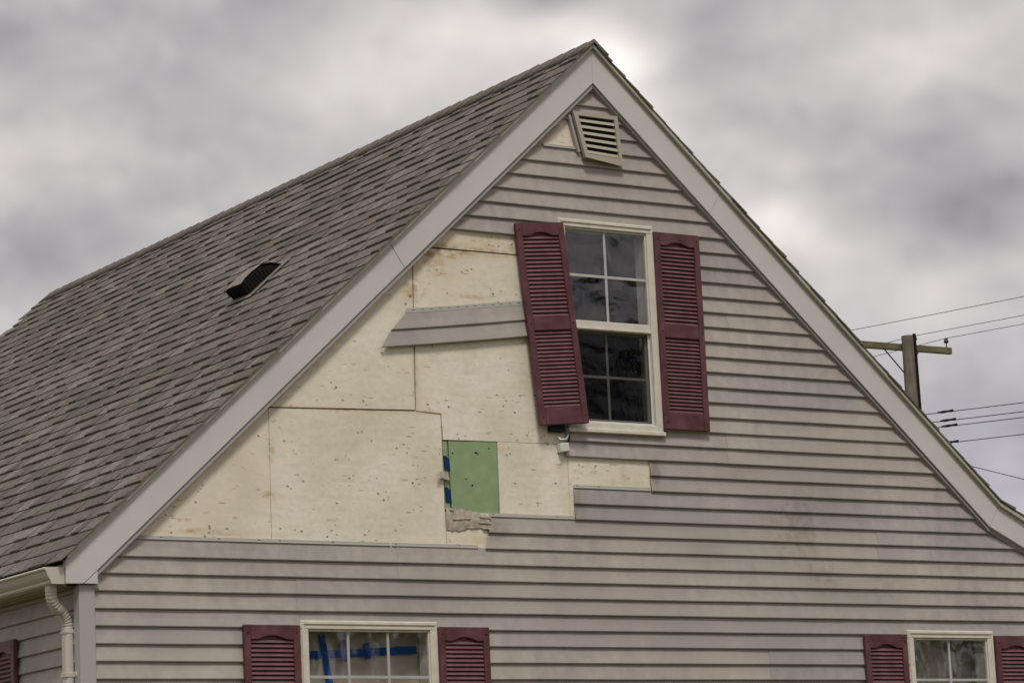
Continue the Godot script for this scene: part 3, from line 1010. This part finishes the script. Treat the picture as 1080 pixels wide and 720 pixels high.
# ==================================================================== windows
# one double-hung window on the gable plane; bars: columns and rows of lights in each sash
func window(called: String, xf: Transform3D, w: float, h: float, meet: float, cols: int, rows: int, label: String) -> Node3D:
	uv_mode = 9
	var win := group_node(house, called)
	win.transform = xf
	win.set_meta("label", label)
	var fw := 0.052
	var st := new_st()
	# outer casing, two steps
	for b in [[0.0, w, h - fw, h], [0.0, w, 0.0, fw + 0.012]]:
		cbox_mm(st, Vector3(b[0], b[2], -0.125), Vector3(b[1], b[3], 0.0240), 0.004)
	for b in [[0.0, fw], [w - fw, w]]:
		cbox_mm(st, Vector3(b[0], fw + 0.012, -0.125), Vector3(b[1], h - fw, 0.0237), 0.004)
	# raised bead round the casing
	cbox_mm(st, Vector3(0.010, h - 0.024, 0.022), Vector3(w - 0.010, h - 0.006, 0.0315), 0.003)
	cbox_mm(st, Vector3(0.006, 0.0, 0.022), Vector3(0.022, h - 0.0242, 0.0295), 0.003)
	cbox_mm(st, Vector3(w - 0.022, 0.0, 0.022), Vector3(w - 0.006, h - 0.0242, 0.0295), 0.003)
	cbox_mm(st, Vector3(-0.006, -0.006, -0.02), Vector3(w + 0.006, 0.020, 0.044), 0.004)
	put(win, "frame", st, mat.window_white)
	var x0 := fw; var x1 := w - fw
	var specs := [[meet, h - fw, 0.010, 0.008], [fw + 0.012, meet + 0.012, -0.026, 0.026]]     # y0, y1, front z, stile width
	for si in 2:
		var y0: float = specs[si][0]; var y1: float = specs[si][1]; var zf: float = specs[si][2]; var sw: float = specs[si][3]
		st = new_st()
		var br := 0.062 if si == 0 else 0.030
		var tr := 0.012 if si == 0 else 0.028
		cbox_mm(st, Vector3(x0, y0, zf - 0.030), Vector3(x1, y0 + br, zf), 0.003)
		cbox_mm(st, Vector3(x0, y1 - tr, zf - 0.030), Vector3(x1, y1, zf), 0.003)
		cbox_mm(st, Vector3(x0, y0 + br, zf - 0.030), Vector3(x0 + sw, y1 - tr, zf - 0.0005), 0.003)
		cbox_mm(st, Vector3(x1 - sw, y0 + br, zf - 0.030), Vector3(x1, y1 - tr, zf - 0.0005), 0.003)
		if si == 0:
			cbox_mm(st, Vector3(x0, y0 + 0.004, zf + 0.0005), Vector3(x1, y0 + 0.018, zf + 0.008), 0.003)
		put(win, "sash", st, mat.window_white)
		var gx0 := x0 + sw; var gx1 := x1 - sw; var gy0 := y0 + br; var gy1 := y1 - tr
		var gz := zf - 0.009
		# flat bars inside the double glazing
		for c in range(1, cols):
			st = new_st()
			var x := lerpf(gx0, gx1, float(c) / cols)
			cbox_mm(st, Vector3(x - 0.009, gy0, gz - 0.0115), Vector3(x + 0.009, gy1, gz - 0.0055), 0.0015)
			put(win, "glazing_bar", st, mat.grille)
		for r in range(1, rows):
			st = new_st()
			var y := lerpf(gy0, gy1, float(r) / rows)
			cbox_mm(st, Vector3(gx0, y - 0.009, gz - 0.012), Vector3(gx1, y + 0.009, gz - 0.0050), 0.0015)
			put(win, "glazing_bar", st, mat.grille)
		for c in cols:
			for r in rows:
				st = new_st()
				st.set_smooth_group(-1)
				var xa := lerpf(gx0, gx1, float(c) / cols); var xb := lerpf(gx0, gx1, float(c + 1) / cols)
				var ya := lerpf(gy0, gy1, float(r) / rows); var yb := lerpf(gy0, gy1, float(r + 1) / rows)
				for zq in [gz, gz - 0.003, gz - 0.014]:          # outer sheet with both faces, inner sheet
					for q in [[xa, ya], [xb, yb], [xb, ya], [xa, ya], [xa, yb], [xb, yb]]:
						st.set_uv(Vector2((q[0] - gx0) / (gx1 - gx0) + 0.43 * si, 1.0 - (q[1] - gy0) / (gy1 - gy0) + 0.37 * si))
						st.add_vertex(Vector3(q[0], q[1], zq))
				put(win, "pane", st, mat.glass)
	# insect screen in front of the lower sash
	st = new_st()
	var zs := -0.012
	quad(st, Vector3(x0 + 0.012, fw + 0.016, zs), Vector3(x1 - 0.012, fw + 0.016, zs), Vector3(x1 - 0.012, meet - 0.002, zs), Vector3(x0 + 0.012, meet - 0.002, zs))
	put(win, "insect_screen", st, mat.screen)
	st = new_st()
	for b in [[x0, x0 + 0.014], [x1 - 0.014, x1]]:
		cbox_mm(st, Vector3(b[0], fw + 0.012, -0.018), Vector3(b[1], meet, -0.006), 0.002)
	cbox_mm(st, Vector3(x0 + 0.014, fw + 0.0122, -0.018), Vector3(x1 - 0.014, fw + 0.026, -0.0063), 0.002)
	put(win, "screen_frame", st, mat.grille)
	return win

func drape(st: SurfaceTool, x0: float, x1: float, y0: float, y1: float, z: float, amp: float, freq: float, sd: float) -> void:
	st.set_smooth_group(1)
	var n := 28; var m := 6
	for i in n:
		for j in m:
			var q := []
			for c in [[0, 0], [1, 0], [1, 1], [0, 1]]:
				var u := float(i + c[0]) / n; var v := float(j + c[1]) / m
				q.append(Vector3(lerpf(x0, x1, u), lerpf(y0, y1, v), z + amp * sin(u * freq + sd + v * 0.8) + amp * wob.get_noise_2d(u * 9.0 + sd, v * 4.0)))
			quad(st, q[0], q[1], q[2], q[3])

func make_windows() -> void:
	# attic window
	var w := window("window", Transform3D(Basis.IDENTITY, Vector3(-0.308, 4.637, 0)), 0.748, 1.398, 0.672, 2, 2, "attic double-hung window between a crooked and a straight shutter")
	var st := new_st()
	drape(st, 0.775, 0.98, 0.1, 1.36, -0.24, 0.014, 18.0, 0.3)
	put(w, "curtain", st, mat.curtain)
	# ground-floor window with the taped plastic
	w = window("window", Transform3D(Basis.IDENTITY, Vector3(-2.306, 2.03, 0)), 0.955, 1.372, 0.70, 3, 2, "ground-floor window backed with plastic and blue tape, left of centre")
	uv_mode = 9
	st = new_st()
	drape(st, 0.02, 1.00, 0.06, 1.36, -0.158, 0.006, 27.0, 1.0)
	var sheet := put(w, "plastic_sheet", st, mat.plastic_sheet)
	sheet.set_meta("label", "dull plastic sheet taped up inside the window")
	var ox := 2.306; var oy := -2.03
	# strips of painter's tape: from, to, width
	var strips := [[[-2.075, 3.335], [-2.00, 2.85], 0.046, 0.0], [[-2.24, 3.205], [-1.41, 3.247], 0.047, 0.003], [[-1.932, 3.30], [-1.926, 3.172], 0.036, 0.006], [[-1.768, 3.287], [-1.760, 3.188], 0.042, 0.006]]
	for s in strips:
		st = new_st()
		var a := Vector2(s[0][0] + ox, s[0][1] + oy); var b := Vector2(s[1][0] + ox, s[1][1] + oy)
		var d := (b - a).normalized(); var nn: Vector2 = Vector2(-d.y, d.x) * s[2] * 0.5
		prism(st, PackedVector2Array([a - nn, b - nn * 1.06, b + nn, a + nn * 1.04]), -0.143 + s[3], -0.1415 + s[3])
		put(w, "tape_strip", st, mat.blue_tape).set_meta("label", "strip of blue tape")
	# ground-floor window at the right
	w = window("window", Transform3D(Basis.IDENTITY, Vector3(2.381, 2.03, 0)), 0.764, 1.358, 0.69, 2, 2, "ground-floor window with a pale blind at the right edge")
	uv_mode = 9
	st = new_st()
	drape(st, 0.02, 0.95, 0.06, 1.36, -0.25, 0.003, 20.0, 2.0)
	put(w, "blind", st, mat.curtain)
	st = new_st()
	drape(st, 0.745, 0.95, 0.06, 1.36, -0.21, 0.010, 14.0, 2.0)
	put(w, "curtain", st, mat.curtain)
	# side window, beyond the left edge of the picture
	var xf := Transform3D(Basis(Vector3(0, 0, 1), Vector3(0, 1, 0), Vector3(-1, 0, 0)), Vector3(WX - 0.012, 2.03, -2.0))
	window("window", xf, 0.764, 1.358, 0.69, 2, 2, "ground-floor window in the left side wall beside a maroon shutter")

# ==================================================================== shutters
func shutter(xf: Transform3D, label: String, w := 0.365, h := 1.32) -> Node3D:
	uv_mode = 9
	var sh := group_node(house, "shutter")
	sh.transform = xf
	sh.set_meta("label", label)
	var sw := 0.044
	for b in [[0.0, sw], [w - sw, w]]:
		var st := new_st()
		cbox_mm(st, Vector3(b[0], 0, 0), Vector3(b[1], h, 0.030), 0.004)
		put(sh, "stile", st, mat.maroon)
	# top rail with its shallow arch
	var st2 := new_st()
	var pts := [[sw, h - 0.001], [w - sw, h - 0.001], [w - sw, h - 0.085]]
	for i in 13:
		var t := i / 12.0
		var x := lerpf(w - sw - 0.045, sw + 0.045, t)
		pts.append([x, h - 0.085 + 0.024 * sin(PI * t)])
	pts.append([sw, h - 0.085])
	prism(st2, v2(pts), 0.002, 0.0275)
	put(sh, "top_rail", st2, mat.maroon)
	st2 = new_st()
	cbox_mm(st2, Vector3(sw, 0.612, 0.002), Vector3(w - sw, 0.700, 0.0272), 0.004)
	put(sh, "middle_rail", st2, mat.maroon)
	st2 = new_st()
	cbox_mm(st2, Vector3(sw, 0.001, 0.002), Vector3(w - sw, 0.112, 0.0272), 0.004)
	put(sh, "bottom_rail", st2, mat.maroon)
	st2 = new_st()
	cbox_mm(st2, Vector3(sw - 0.004, 0.02, 0.0005), Vector3(w - sw + 0.004, h - 0.03, 0.005), 0.001)
	put(sh, "back_panel", st2, mat.maroon)
	# louvre slats
	st2 = new_st()
	cbox(st2, Transform3D(Basis(Vector3(1, 0, 0), -0.62), Vector3.ZERO), Vector3(w - 2 * sw + 0.002, 0.0222, 0.0065), 0.0025)
	st2.generate_normals()
	var sm := st2.commit()
	for sec in [[0.112, 0.612], [0.700, h - 0.083]]:
		var n := 20
		for i in n:
			var o := MeshInstance3D.new()
			o.name = "slat"
			o.mesh = sm
			o.material_override = mat.maroon_slat
			o.position = Vector3(w * 0.5, lerpf(sec[0], sec[1], (i + 0.45) / n), 0.0125)
			sh.add_child(o, true)
	# screws
	for y in [0.05, 0.655, h - 0.045]:
		for x in [sw * 0.55, w - sw * 0.55]:
			var st := new_st()
			tube(st, [Vector3(x, y, 0.027), Vector3(x, y, 0.0325)], [0.006, 0.005], 8)
			put(sh, "screw", st, mat.screw)
	return sh

func make_shutters() -> void:
	var flat := func(x: float, y: float) -> Transform3D: return Transform3D(Basis.IDENTITY, Vector3(x - 0.025, y, 0.0215))
	shutter(flat.call(0.459, 4.676), "straight maroon louvred shutter right of the attic window")
	# the loose one: swung at the foot and leaning off the wall
	var b := Basis(Vector3(0, 0, 1), deg_to_rad(4.6)) * Basis(Vector3(1, 0, 0), deg_to_rad(-1.2)) * Basis(Vector3(0, 1, 0), deg_to_rad(-4.0))
	shutter(Transform3D(b, Vector3(-0.553, 4.650, 0.052)), "crooked maroon louvred shutter hanging loose left of the attic window", 0.358, 1.318)
	shutter(flat.call(-2.676, 2.05), "maroon shutter left of the window with blue tape", 0.376)
	shutter(flat.call(-1.332, 2.05), "maroon shutter right of the window with blue tape", 0.365)
	shutter(flat.call(2.012, 2.03), "maroon shutter left of the right-hand ground-floor window")
	shutter(flat.call(3.170, 2.03), "maroon shutter cut by the right edge of the picture")
	var side := Basis(Vector3(0, 0, 1), Vector3(0, 1, 0), Vector3(-1, 0, 0))
	shutter(Transform3D(side, Vector3(WX - 0.0215, 2.045, -1.222)), "maroon shutter on the left side wall beside the downspout")
	shutter(Transform3D(side, Vector3(WX - 0.0215, 2.045, -2.38)), "maroon shutter on the left side wall beyond its window")

# ==================================================================== storm damage
func make_damage() -> void:
	# two courses of siding hanging askew across the patch
	uv_mode = 0
	var ang := atan2(5.464 - 5.349, -0.584 + 1.477)
	var loose := group_node(house, "loose_siding")
	loose.set_meta("label", "strip of grey siding hanging askew across the stripped patch")
	var bs := Basis(Vector3(0, 0, 1), ang)
	loose.transform = Transform3D(bs, Vector3(-1.673, 5.097, 0.006))
	var L := 1.36
	var st := new_st()
	board(st, 0.0, 0.105, 0.0, 0.096, L, L, Transform3D.IDENTITY, 0.006, 301.0, -0.004)
	put(loose, "siding_board", st, mat.vinyl)
	st = new_st()
	board(st, 0.105, 0.208, 0.096, 0.228, L, L, Transform3D.IDENTITY, 0.0, 302.0, -0.004)
	put(loose, "siding_board", st, mat.vinyl)
	uv_mode = 9
	st = new_st()
	for i in 12:
		var u0 := i / 12.0; var u1 := (i + 1) / 12.0
		var a := lerpf(0.222, L, u0); var c := lerpf(0.222, L, u1)
		var ya := 0.206 - 0.004 * 4.0 * u0 * (1.0 - u0); var yc := 0.206 - 0.004 * 4.0 * u1 * (1.0 - u1)
		prism(st, v2([[a, ya], [c, yc], [c, yc + 0.028], [a + (0.01 if i == 0 else 0.0), ya + 0.028]]), 0.001, 0.004)
	var hem := put(loose, "nailing_hem", st, mat.hem)
	for i in 17:
		var u := (i + 0.5) / 17.0
		var x := lerpf(0.24, L, u)
		var y := 0.222 - 0.004 * 4.0 * u * (1.0 - u)
		st = new_st()
		cbox_mm(st, Vector3(x, y - 0.002, 0.0025), Vector3(x + 0.022, y + 0.001, 0.0045), 0.0005)
		put(hem, "nail_slot", st, mat.nail_pit)
	# torn felt under the green board
	var torn := group_node(house, "torn_flashing")
	torn.set_meta("label", "torn strip of grey felt below the green board")
	var g := 14; var r := 6
	st = new_st()
	st.set_smooth_group(1)
	for i in g:
		for j in r:
			var q := []
			for c in [[0, 0], [1, 0], [1, 1], [0, 1]]:
				var u := float(i + c[0]) / g; var v := float(j + c[1]) / r
				var top := 4.118 - 0.030 * u + 0.012 * wob.get_noise_2d(u * 9.0, 3.0) - 0.02 * clampf((u - 0.75) * 4, 0, 1)
				var bot := 3.982 + 0.014 * wob.get_noise_2d(u * 7.0, 8.0) - 0.012 * sin(u * 7.0)
				q.append(Vector3(-1.245 + 0.32 * u, lerpf(bot, top, v), 0.004 + 0.010 * absf(wob.get_noise_2d(u * 5.0, v * 3.0 + 2.0)) + 0.006 * sin(v * PI)))
			quad(st, q[0], q[1], q[2], q[3])
	put(torn, "felt_sheet", st, mat.torn_paper)
	for s in [[-1.20, 4.045, 0.13, 0.006], [-1.00, 4.06, 0.08, 0.012], [-1.01, 4.025, 0.09, 0.010], [-0.98, 3.99, 0.06, 0.008], [-1.22, 4.10, 0.03, 0.010]]:
		st = new_st()
		cbox(st, Transform3D(Basis(Vector3(0, 0, 1), rng.randf_range(-0.15, 0.05)), Vector3(s[0] + s[2] * 0.5, s[1], 0.012)), Vector3(s[2], s[3], 0.010), 0.002)
		put(torn, "splinter", st, mat.torn_paper)
	# curled rag of tape left of the green board
	st = new_st()
	var rag := []
	for i in 7:
		var t := i / 6.0
		rag.append([Vector3(-1.215 - 0.10 * t, 4.338 + 0.012 * sin(t * 3.0) - 0.018 * t, 0.004 + 0.03 * t), Vector3(-1.205 - 0.10 * t, 4.288 + 0.016 * t * t, 0.004 + 0.036 * t)])
	st.set_smooth_group(1)
	for i in 6:
		quad(st, rag[i + 1][1], rag[i][1], rag[i][0], rag[i + 1][0])
	put(house, "loose_tape_rag", st, mat.torn_paper).set_meta("label", "curled grey rag sticking out beside the green board")
	# broken light bracket under the crooked shutter
	var fx := group_node(house, "broken_light")
	fx.set_meta("label", "broken light bracket under the crooked shutter")
	st = new_st()
	cbox_mm(st, Vector3(-0.455, 4.622, 0.0), Vector3(-0.345, 4.68, 0.045), 0.004)
	put(fx, "black_box", st, mat.black_plastic)
	st = new_st()
	tube(st, [Vector3(-0.325, 4.655, 0.02), Vector3(-0.318, 4.61, 0.03), Vector3(-0.345, 4.575, 0.045), Vector3(-0.385, 4.572, 0.04), Vector3(-0.40, 4.60, 0.02)], [0.008, 0.009, 0.011, 0.009, 0.007], 8)
	put(fx, "bracket_arm", st, mat.metal)
	st = new_st()
	tube(st, [Vector3(-0.305, 4.668, 0.012), Vector3(-0.302, 4.62, 0.016), Vector3(-0.31, 4.57, 0.018)], [0.010, 0.008, 0.012], 6)
	put(fx, "conduit", st, mat.black_plastic)
	st = new_st()
	cbox(st, Transform3D(Basis(Vector3(0, 0, 1), 0.12), Vector3(-0.355, 4.525, 0.022)), Vector3(0.070, 0.058, 0.05), 0.006)
	put(fx, "white_cup", st, mat.white_plastic)

func make_gable_vent() -> void:
	# louvred vent pulled askew: corners of a warped quadrilateral, out of the wall at its lower left
	uv_mode = 9
	var vent := group_node(house, "gable_vent")
	vent.set_meta("label", "louvred gable vent knocked askew under the roof peak")
	var TL := Vector3(-0.166, 6.757, 0.046); var TR := Vector3(0.190, 6.756, 0.042); var BR := Vector3(0.212, 6.436, 0.046); var BL := Vector3(-0.092, 6.449, 0.060)
	var P := func(u: float, v: float, d: float) -> Vector3:
		var p := TL.lerp(TR, u).lerp(BL.lerp(BR, u), v)
		return p + Vector3(0, 0, d)
	var bar := func(u0: float, u1: float, v0: float, v1: float, d0: float, d1: float, lean: float) -> SurfaceTool:
		var st := new_st()
		st.set_smooth_group(-1)
		var f := [P.call(u0, v0, d1 - lean), P.call(u1, v0, d1 - lean), P.call(u1, v1, d1), P.call(u0, v1, d1)]
		var k := [P.call(u0, v0, d0 - lean), P.call(u1, v0, d0 - lean), P.call(u1, v1, d0), P.call(u0, v1, d0)]
		var o: Vector3 = (f[0] + f[2] + k[0] + k[2]) * 0.25
		quad_out(st, f[0], f[1], f[2], f[3], o)
		quad_out(st, k[0], k[1], k[2], k[3], o)
		for i in 4:
			quad_out(st, f[i], f[(i + 1) % 4], k[(i + 1) % 4], k[i], o)
		return st
	put(vent, "backing", bar.call(0.03, 0.97, 0.03, 0.97, -0.0195, -0.018, 0.0), mat.vent_mesh)
	put(vent, "frame_side", bar.call(0.0, 0.10, 0.0, 1.0, -0.024, 0.004, 0.0), mat.vent_vinyl)
	put(vent, "frame_side", bar.call(0.92, 1.0, 0.0, 1.0, -0.02, 0.004, 0.0), mat.vent_vinyl)
	put(vent, "frame_top", bar.call(0.101, 0.919, 0.0, 0.085, -0.02, 0.0035, 0.0), mat.vent_vinyl)
	put(vent, "frame_bottom", bar.call(0.101, 0.919, 0.91, 1.0, -0.02, 0.0035, 0.0), mat.vent_vinyl)
	for i in 6:
		var v := 0.135 + i * 0.136
		put(vent, "louvre", bar.call(0.102, 0.918, v + 0.010, v + 0.080, -0.005, 0.0, 0.010), mat.vent_vinyl)
	# outer channel on the left that let go with it, and the bent sill
	var st := new_st()
	prism(st, v2([[-0.192, 6.735], [-0.172, 6.735], [-0.108, 6.49], [-0.128, 6.487]]), 0.002, 0.030)
	put(vent, "receiving_channel", st, mat.channel)
	st = new_st()
	prism(st, v2([[-0.385, 6.508], [-0.12, 6.508], [-0.12, 6.524], [-0.385, 6.524]]), 0.001, 0.016)
	put(vent, "nailing_hem", st, mat.hem)
	st = new_st()
	st.set_smooth_group(-1)
	var a := BL + Vector3(-0.005, 0.0, 0.004); var b := BR + Vector3(0.006, -0.0, 0.004)
	quad_out(st, a, b, b + Vector3(0.0, -0.022, 0.0), a + Vector3(0.01, -0.004, 0.012), BL + Vector3(0, 0, -1))
	quad_out(st, a, b, b + Vector3(0, 0, -0.03), a + Vector3(0, 0, -0.05), BL + Vector3(0, -1, 0))
	put(vent, "bent_sill", st, mat.vent_vinyl)
	# snapped corner of foam at the rake
	st = new_st()
	prism(st, v2([[-0.44, 6.500], [-0.385, 6.528], [-0.25, 6.655], [-0.26, 6.665], [-0.43, 6.53], [-0.47, 6.487]]), 0.004, 0.016)
	put(vent, "broken_edge", st, mat.torn_paper)

# ==================================================================== pole and wires
func make_pole() -> void:
	uv_mode = 9
	var p := Node3D.new()
	p.name = "utility_pole"
	add_child(p)
	p.position = Vector3(27.17, 0, -28.85)
	p.set_meta("label", "weathered wooden utility pole with one crossarm behind the roof")
	p.set_meta("category", "utility pole")
	var st := new_st()
	tube(st, [Vector3(0.10, -0.3, -0.1), Vector3(0.02, 7.0, -0.02), Vector3(-0.01, 12.25, 0.0)], [0.19, 0.150, 0.118], 14)
	put(p, "shaft", st, mat.pole_wood)
	st = new_st()
	tube(st, [Vector3(0.13, 3.0, 0.13), Vector3(0.115, 8.0, 0.10), Vector3(0.075, 12.28, 0.10)], [0.034, 0.034, 0.034], 8)
	put(p, "conduit", st, mat.dark_wood)
	st = new_st()
	cbox_mm(st, Vector3(-1.42, 11.985, -0.20), Vector3(1.20, 12.115, -0.11), 0.008)
	put(p, "crossarm", st, mat.arm_wood)
	for s in [-1.0, 1.0]:
		st = new_st()
		tube(st, [Vector3(-0.55, 12.0, -0.10), Vector3(-0.09, 11.52, -0.06)] if s < 0 else [Vector3(0.34, 11.99, -0.10), Vector3(0.10, 11.70, -0.06)], [0.013, 0.013], 6)
		put(p, "brace", st, mat.insulator)
	for x in [-1.32, 0.30, 1.10]:
		var ins := group_node(p, "insulator")
		ins.position = Vector3(x, 12.115, -0.155)
		st = new_st()
		tube(st, [Vector3(0, -0.02, 0), Vector3(0, 0.12, 0)], [0.012], 6)
		put(ins, "pin", st, mat.insulator)
		st = new_st()
		tube(st, [Vector3(0, 0.09, 0), Vector3(0, 0.11, 0), Vector3(0, 0.135, 0), Vector3(0, 0.15, 0), Vector3(0, 0.175, 0), Vector3(0, 0.19, 0)], [0.035, 0.052, 0.045, 0.035, 0.042, 0.022], 10)
		put(ins, "bell", st, mat.insulator)

func wire(called: String, label: String, cat: String, grp: String, m: Material, a: Vector3, mid: Vector3, b: Vector3, r: float, sag: float) -> Node3D:
	uv_mode = 9
	var st := new_st()
	var pts := []
	for seg in [[a, mid], [mid, b]]:
		if seg[0].is_equal_approx(seg[1]): continue
		for i in 17:
			if i == 0 and pts.size(): continue
			var t := i / 16.0
			pts.append(seg[0].lerp(seg[1], t) - Vector3(0, sag * 4.0 * t * (1.0 - t), 0))
	tube(st, pts, [r], 6)
	var o := put(self, called, st, m)
	o.set_meta("label", label)
	o.set_meta("category", cat)
	if grp != "": o.set_meta("group", grp)
	return o

func make_wires() -> void:
	var base := Vector3(27.17, 12.30, -29.0)
	var dir := Vector3(0.155, 0, 1.0)
	var g := "power lines on the crossarm"
	var xs := [-1.32, 0.30, 1.10]
	var labels := ["highest power line in the sky right of the house", "power line leaving the insulator nearest the pole top", "power line leaving the insulator at the crossarm tip"]
	for i in 3:
		var c := base + Vector3(xs[i], 0, 0)
		wire("power_line", labels[i], "power line", g, mat.wire, c - dir * 38.0, c, c + dir * 34.0, 0.0060, 0.25)
	# lower cables on the pole
	var p := Vector3(27.20, 0, -28.78)
	var hs := [[10.70, 0.30, "uppermost of the cables below the crossarm at right"], [10.53, 0.34, "second cable from the top below the crossarm at right"], [10.42, 0.36, "third cable from the top below the crossarm at right"], [10.10, 0.36, "lowest near-level cable below the crossarm at right"]]
	for h in hs:
		var a := p + Vector3(0.14, h[0], 0)
		var d := Vector3(0.42, 0, 1.0)
		var w := wire("cable", h[2], "cable", "cables low on the pole", mat.cable, a, a, a + d * 34.0, 0.0085, 0.20)
		var st := new_st()
		var c: Vector3 = a + d * h[1]
		tube(st, [c, c + d * 0.12, c + d * 0.2, c + d * 0.3], [0.016, 0.028, 0.02, 0.03], 7)
		put(w, "clamp", st, mat.cable)
	var sa := Vector3(27.28, 10.03, -29.09); var sb := Vector3(28.41, 9.35, -27.51)
	wire("service_drop", "thin wire slanting down beside the lower right roof edge", "wire", "", mat.cable, sa, sa, sa + (sb - sa) * 7.0, 0.008, 0.0)

# ==================================================================== trees across the street, mirrored in the panes
func limb(st: SurfaceTool, tips: Array, a: Vector3, dir: Vector3, len: float, rad: float, depth: int, r: RandomNumberGenerator) -> void:
	var pts := [a]
	var d := dir
	for i in 3:
		d = (d + Vector3(r.randf_range(-1, 1), r.randf_range(-0.5, 0.9), r.randf_range(-1, 1)) * 0.16).normalized()
		pts.append(pts[-1] + d * len / 3.0)
	tube(st, pts, [rad, rad * 0.85, rad * 0.7, rad * 0.55], 6 if depth > 1 else 4, false)
	if depth <= 1:
		tips.append(pts[2])
		tips.append(pts[3])
	if depth == 0: return
	for k in 3 + int(depth > 1):
		var t := pts[1 + (k % 3)] as Vector3
		var nd := (d * 0.75 + Vector3(r.randf_range(-1, 1), r.randf_range(-0.2, 0.9), r.randf_range(-1, 1)) * 0.8).normalized()
		limb(st, tips, t, nd, len * r.randf_range(0.55, 0.78), rad * 0.5, depth - 1, r)

func make_street_trees() -> void:
	uv_mode = 9
	smat("bark", Color(0.24, 0.20, 0.17), 0.95, 0.1)
	var lf := smat("leaf", Color(0.20, 0.22, 0.12), 0.8, 0.2)
	lf.cull_mode = BaseMaterial3D.CULL_DISABLED
	var spots := [[9.2, 20.0, 7.8, 640, "broad low tree across the street, mirrored in the taped window"], [12.6, 24.5, 12.8, 200, "tall tree across the street left of the gap mirrored in the attic window"], [19.0, 24.0, 12.8, 200, "tall tree across the street right of the gap mirrored in the attic window"], [23.8, 20.0, 8.4, 640, "low wide tree across the street, mirrored in the right-hand window"]]
	for i in spots.size():
		var s: Array = spots[i]
		var r := RandomNumberGenerator.new()
		r.seed = 900 + i
		var t := Node3D.new()
		t.name = "street_tree" if i == 0 else "street_tree_%03d" % i
		add_child(t)
		t.position = Vector3(s[0], 0, s[1])
		t.set_meta("label", s[4]); t.set_meta("category", "tree"); t.set_meta("group", "trees across the street")
		var H: float = s[2]
		var st := new_st()
		tube(st, [Vector3(0, -0.2, 0), Vector3(0.05, H * 0.22, 0.03), Vector3(-0.04, H * 0.45, 0)], [H * 0.026, H * 0.02, H * 0.014], 10, false)
		put(t, "trunk", st, mat.bark)
		st = new_st()
		var tips := []
		for k in 9:
			var y := H * lerpf(0.2, 0.45, k / 8.0)
			var a := k * 2.4 + r.randf()
			limb(st, tips, Vector3(0.0, y, 0), Vector3(cos(a) * 0.8, 0.75 + 0.05 * k, sin(a) * 0.8).normalized(), H * 0.24, H * 0.009, 3, r)
		put(t, "branches", st, mat.bark)
		st = new_st()
		st.set_smooth_group(-1)
		for tip in tips:
			for k in s[3] / 40 + int(r.randf() < (s[3] % 40) / 40.0):
				var c: Vector3 = tip + Vector3(r.randfn(), r.randfn() * 0.8, r.randfn()) * 0.28
				var u := Vector3(r.randfn(), r.randfn(), r.randfn()).normalized() * 0.085
				var v := u.cross(Vector3(r.randfn(), r.randfn(), r.randfn())).normalized() * 0.05
				quad(st, c - u, c - v, c + u, c + v)
		put(t, "crown", st, lf)
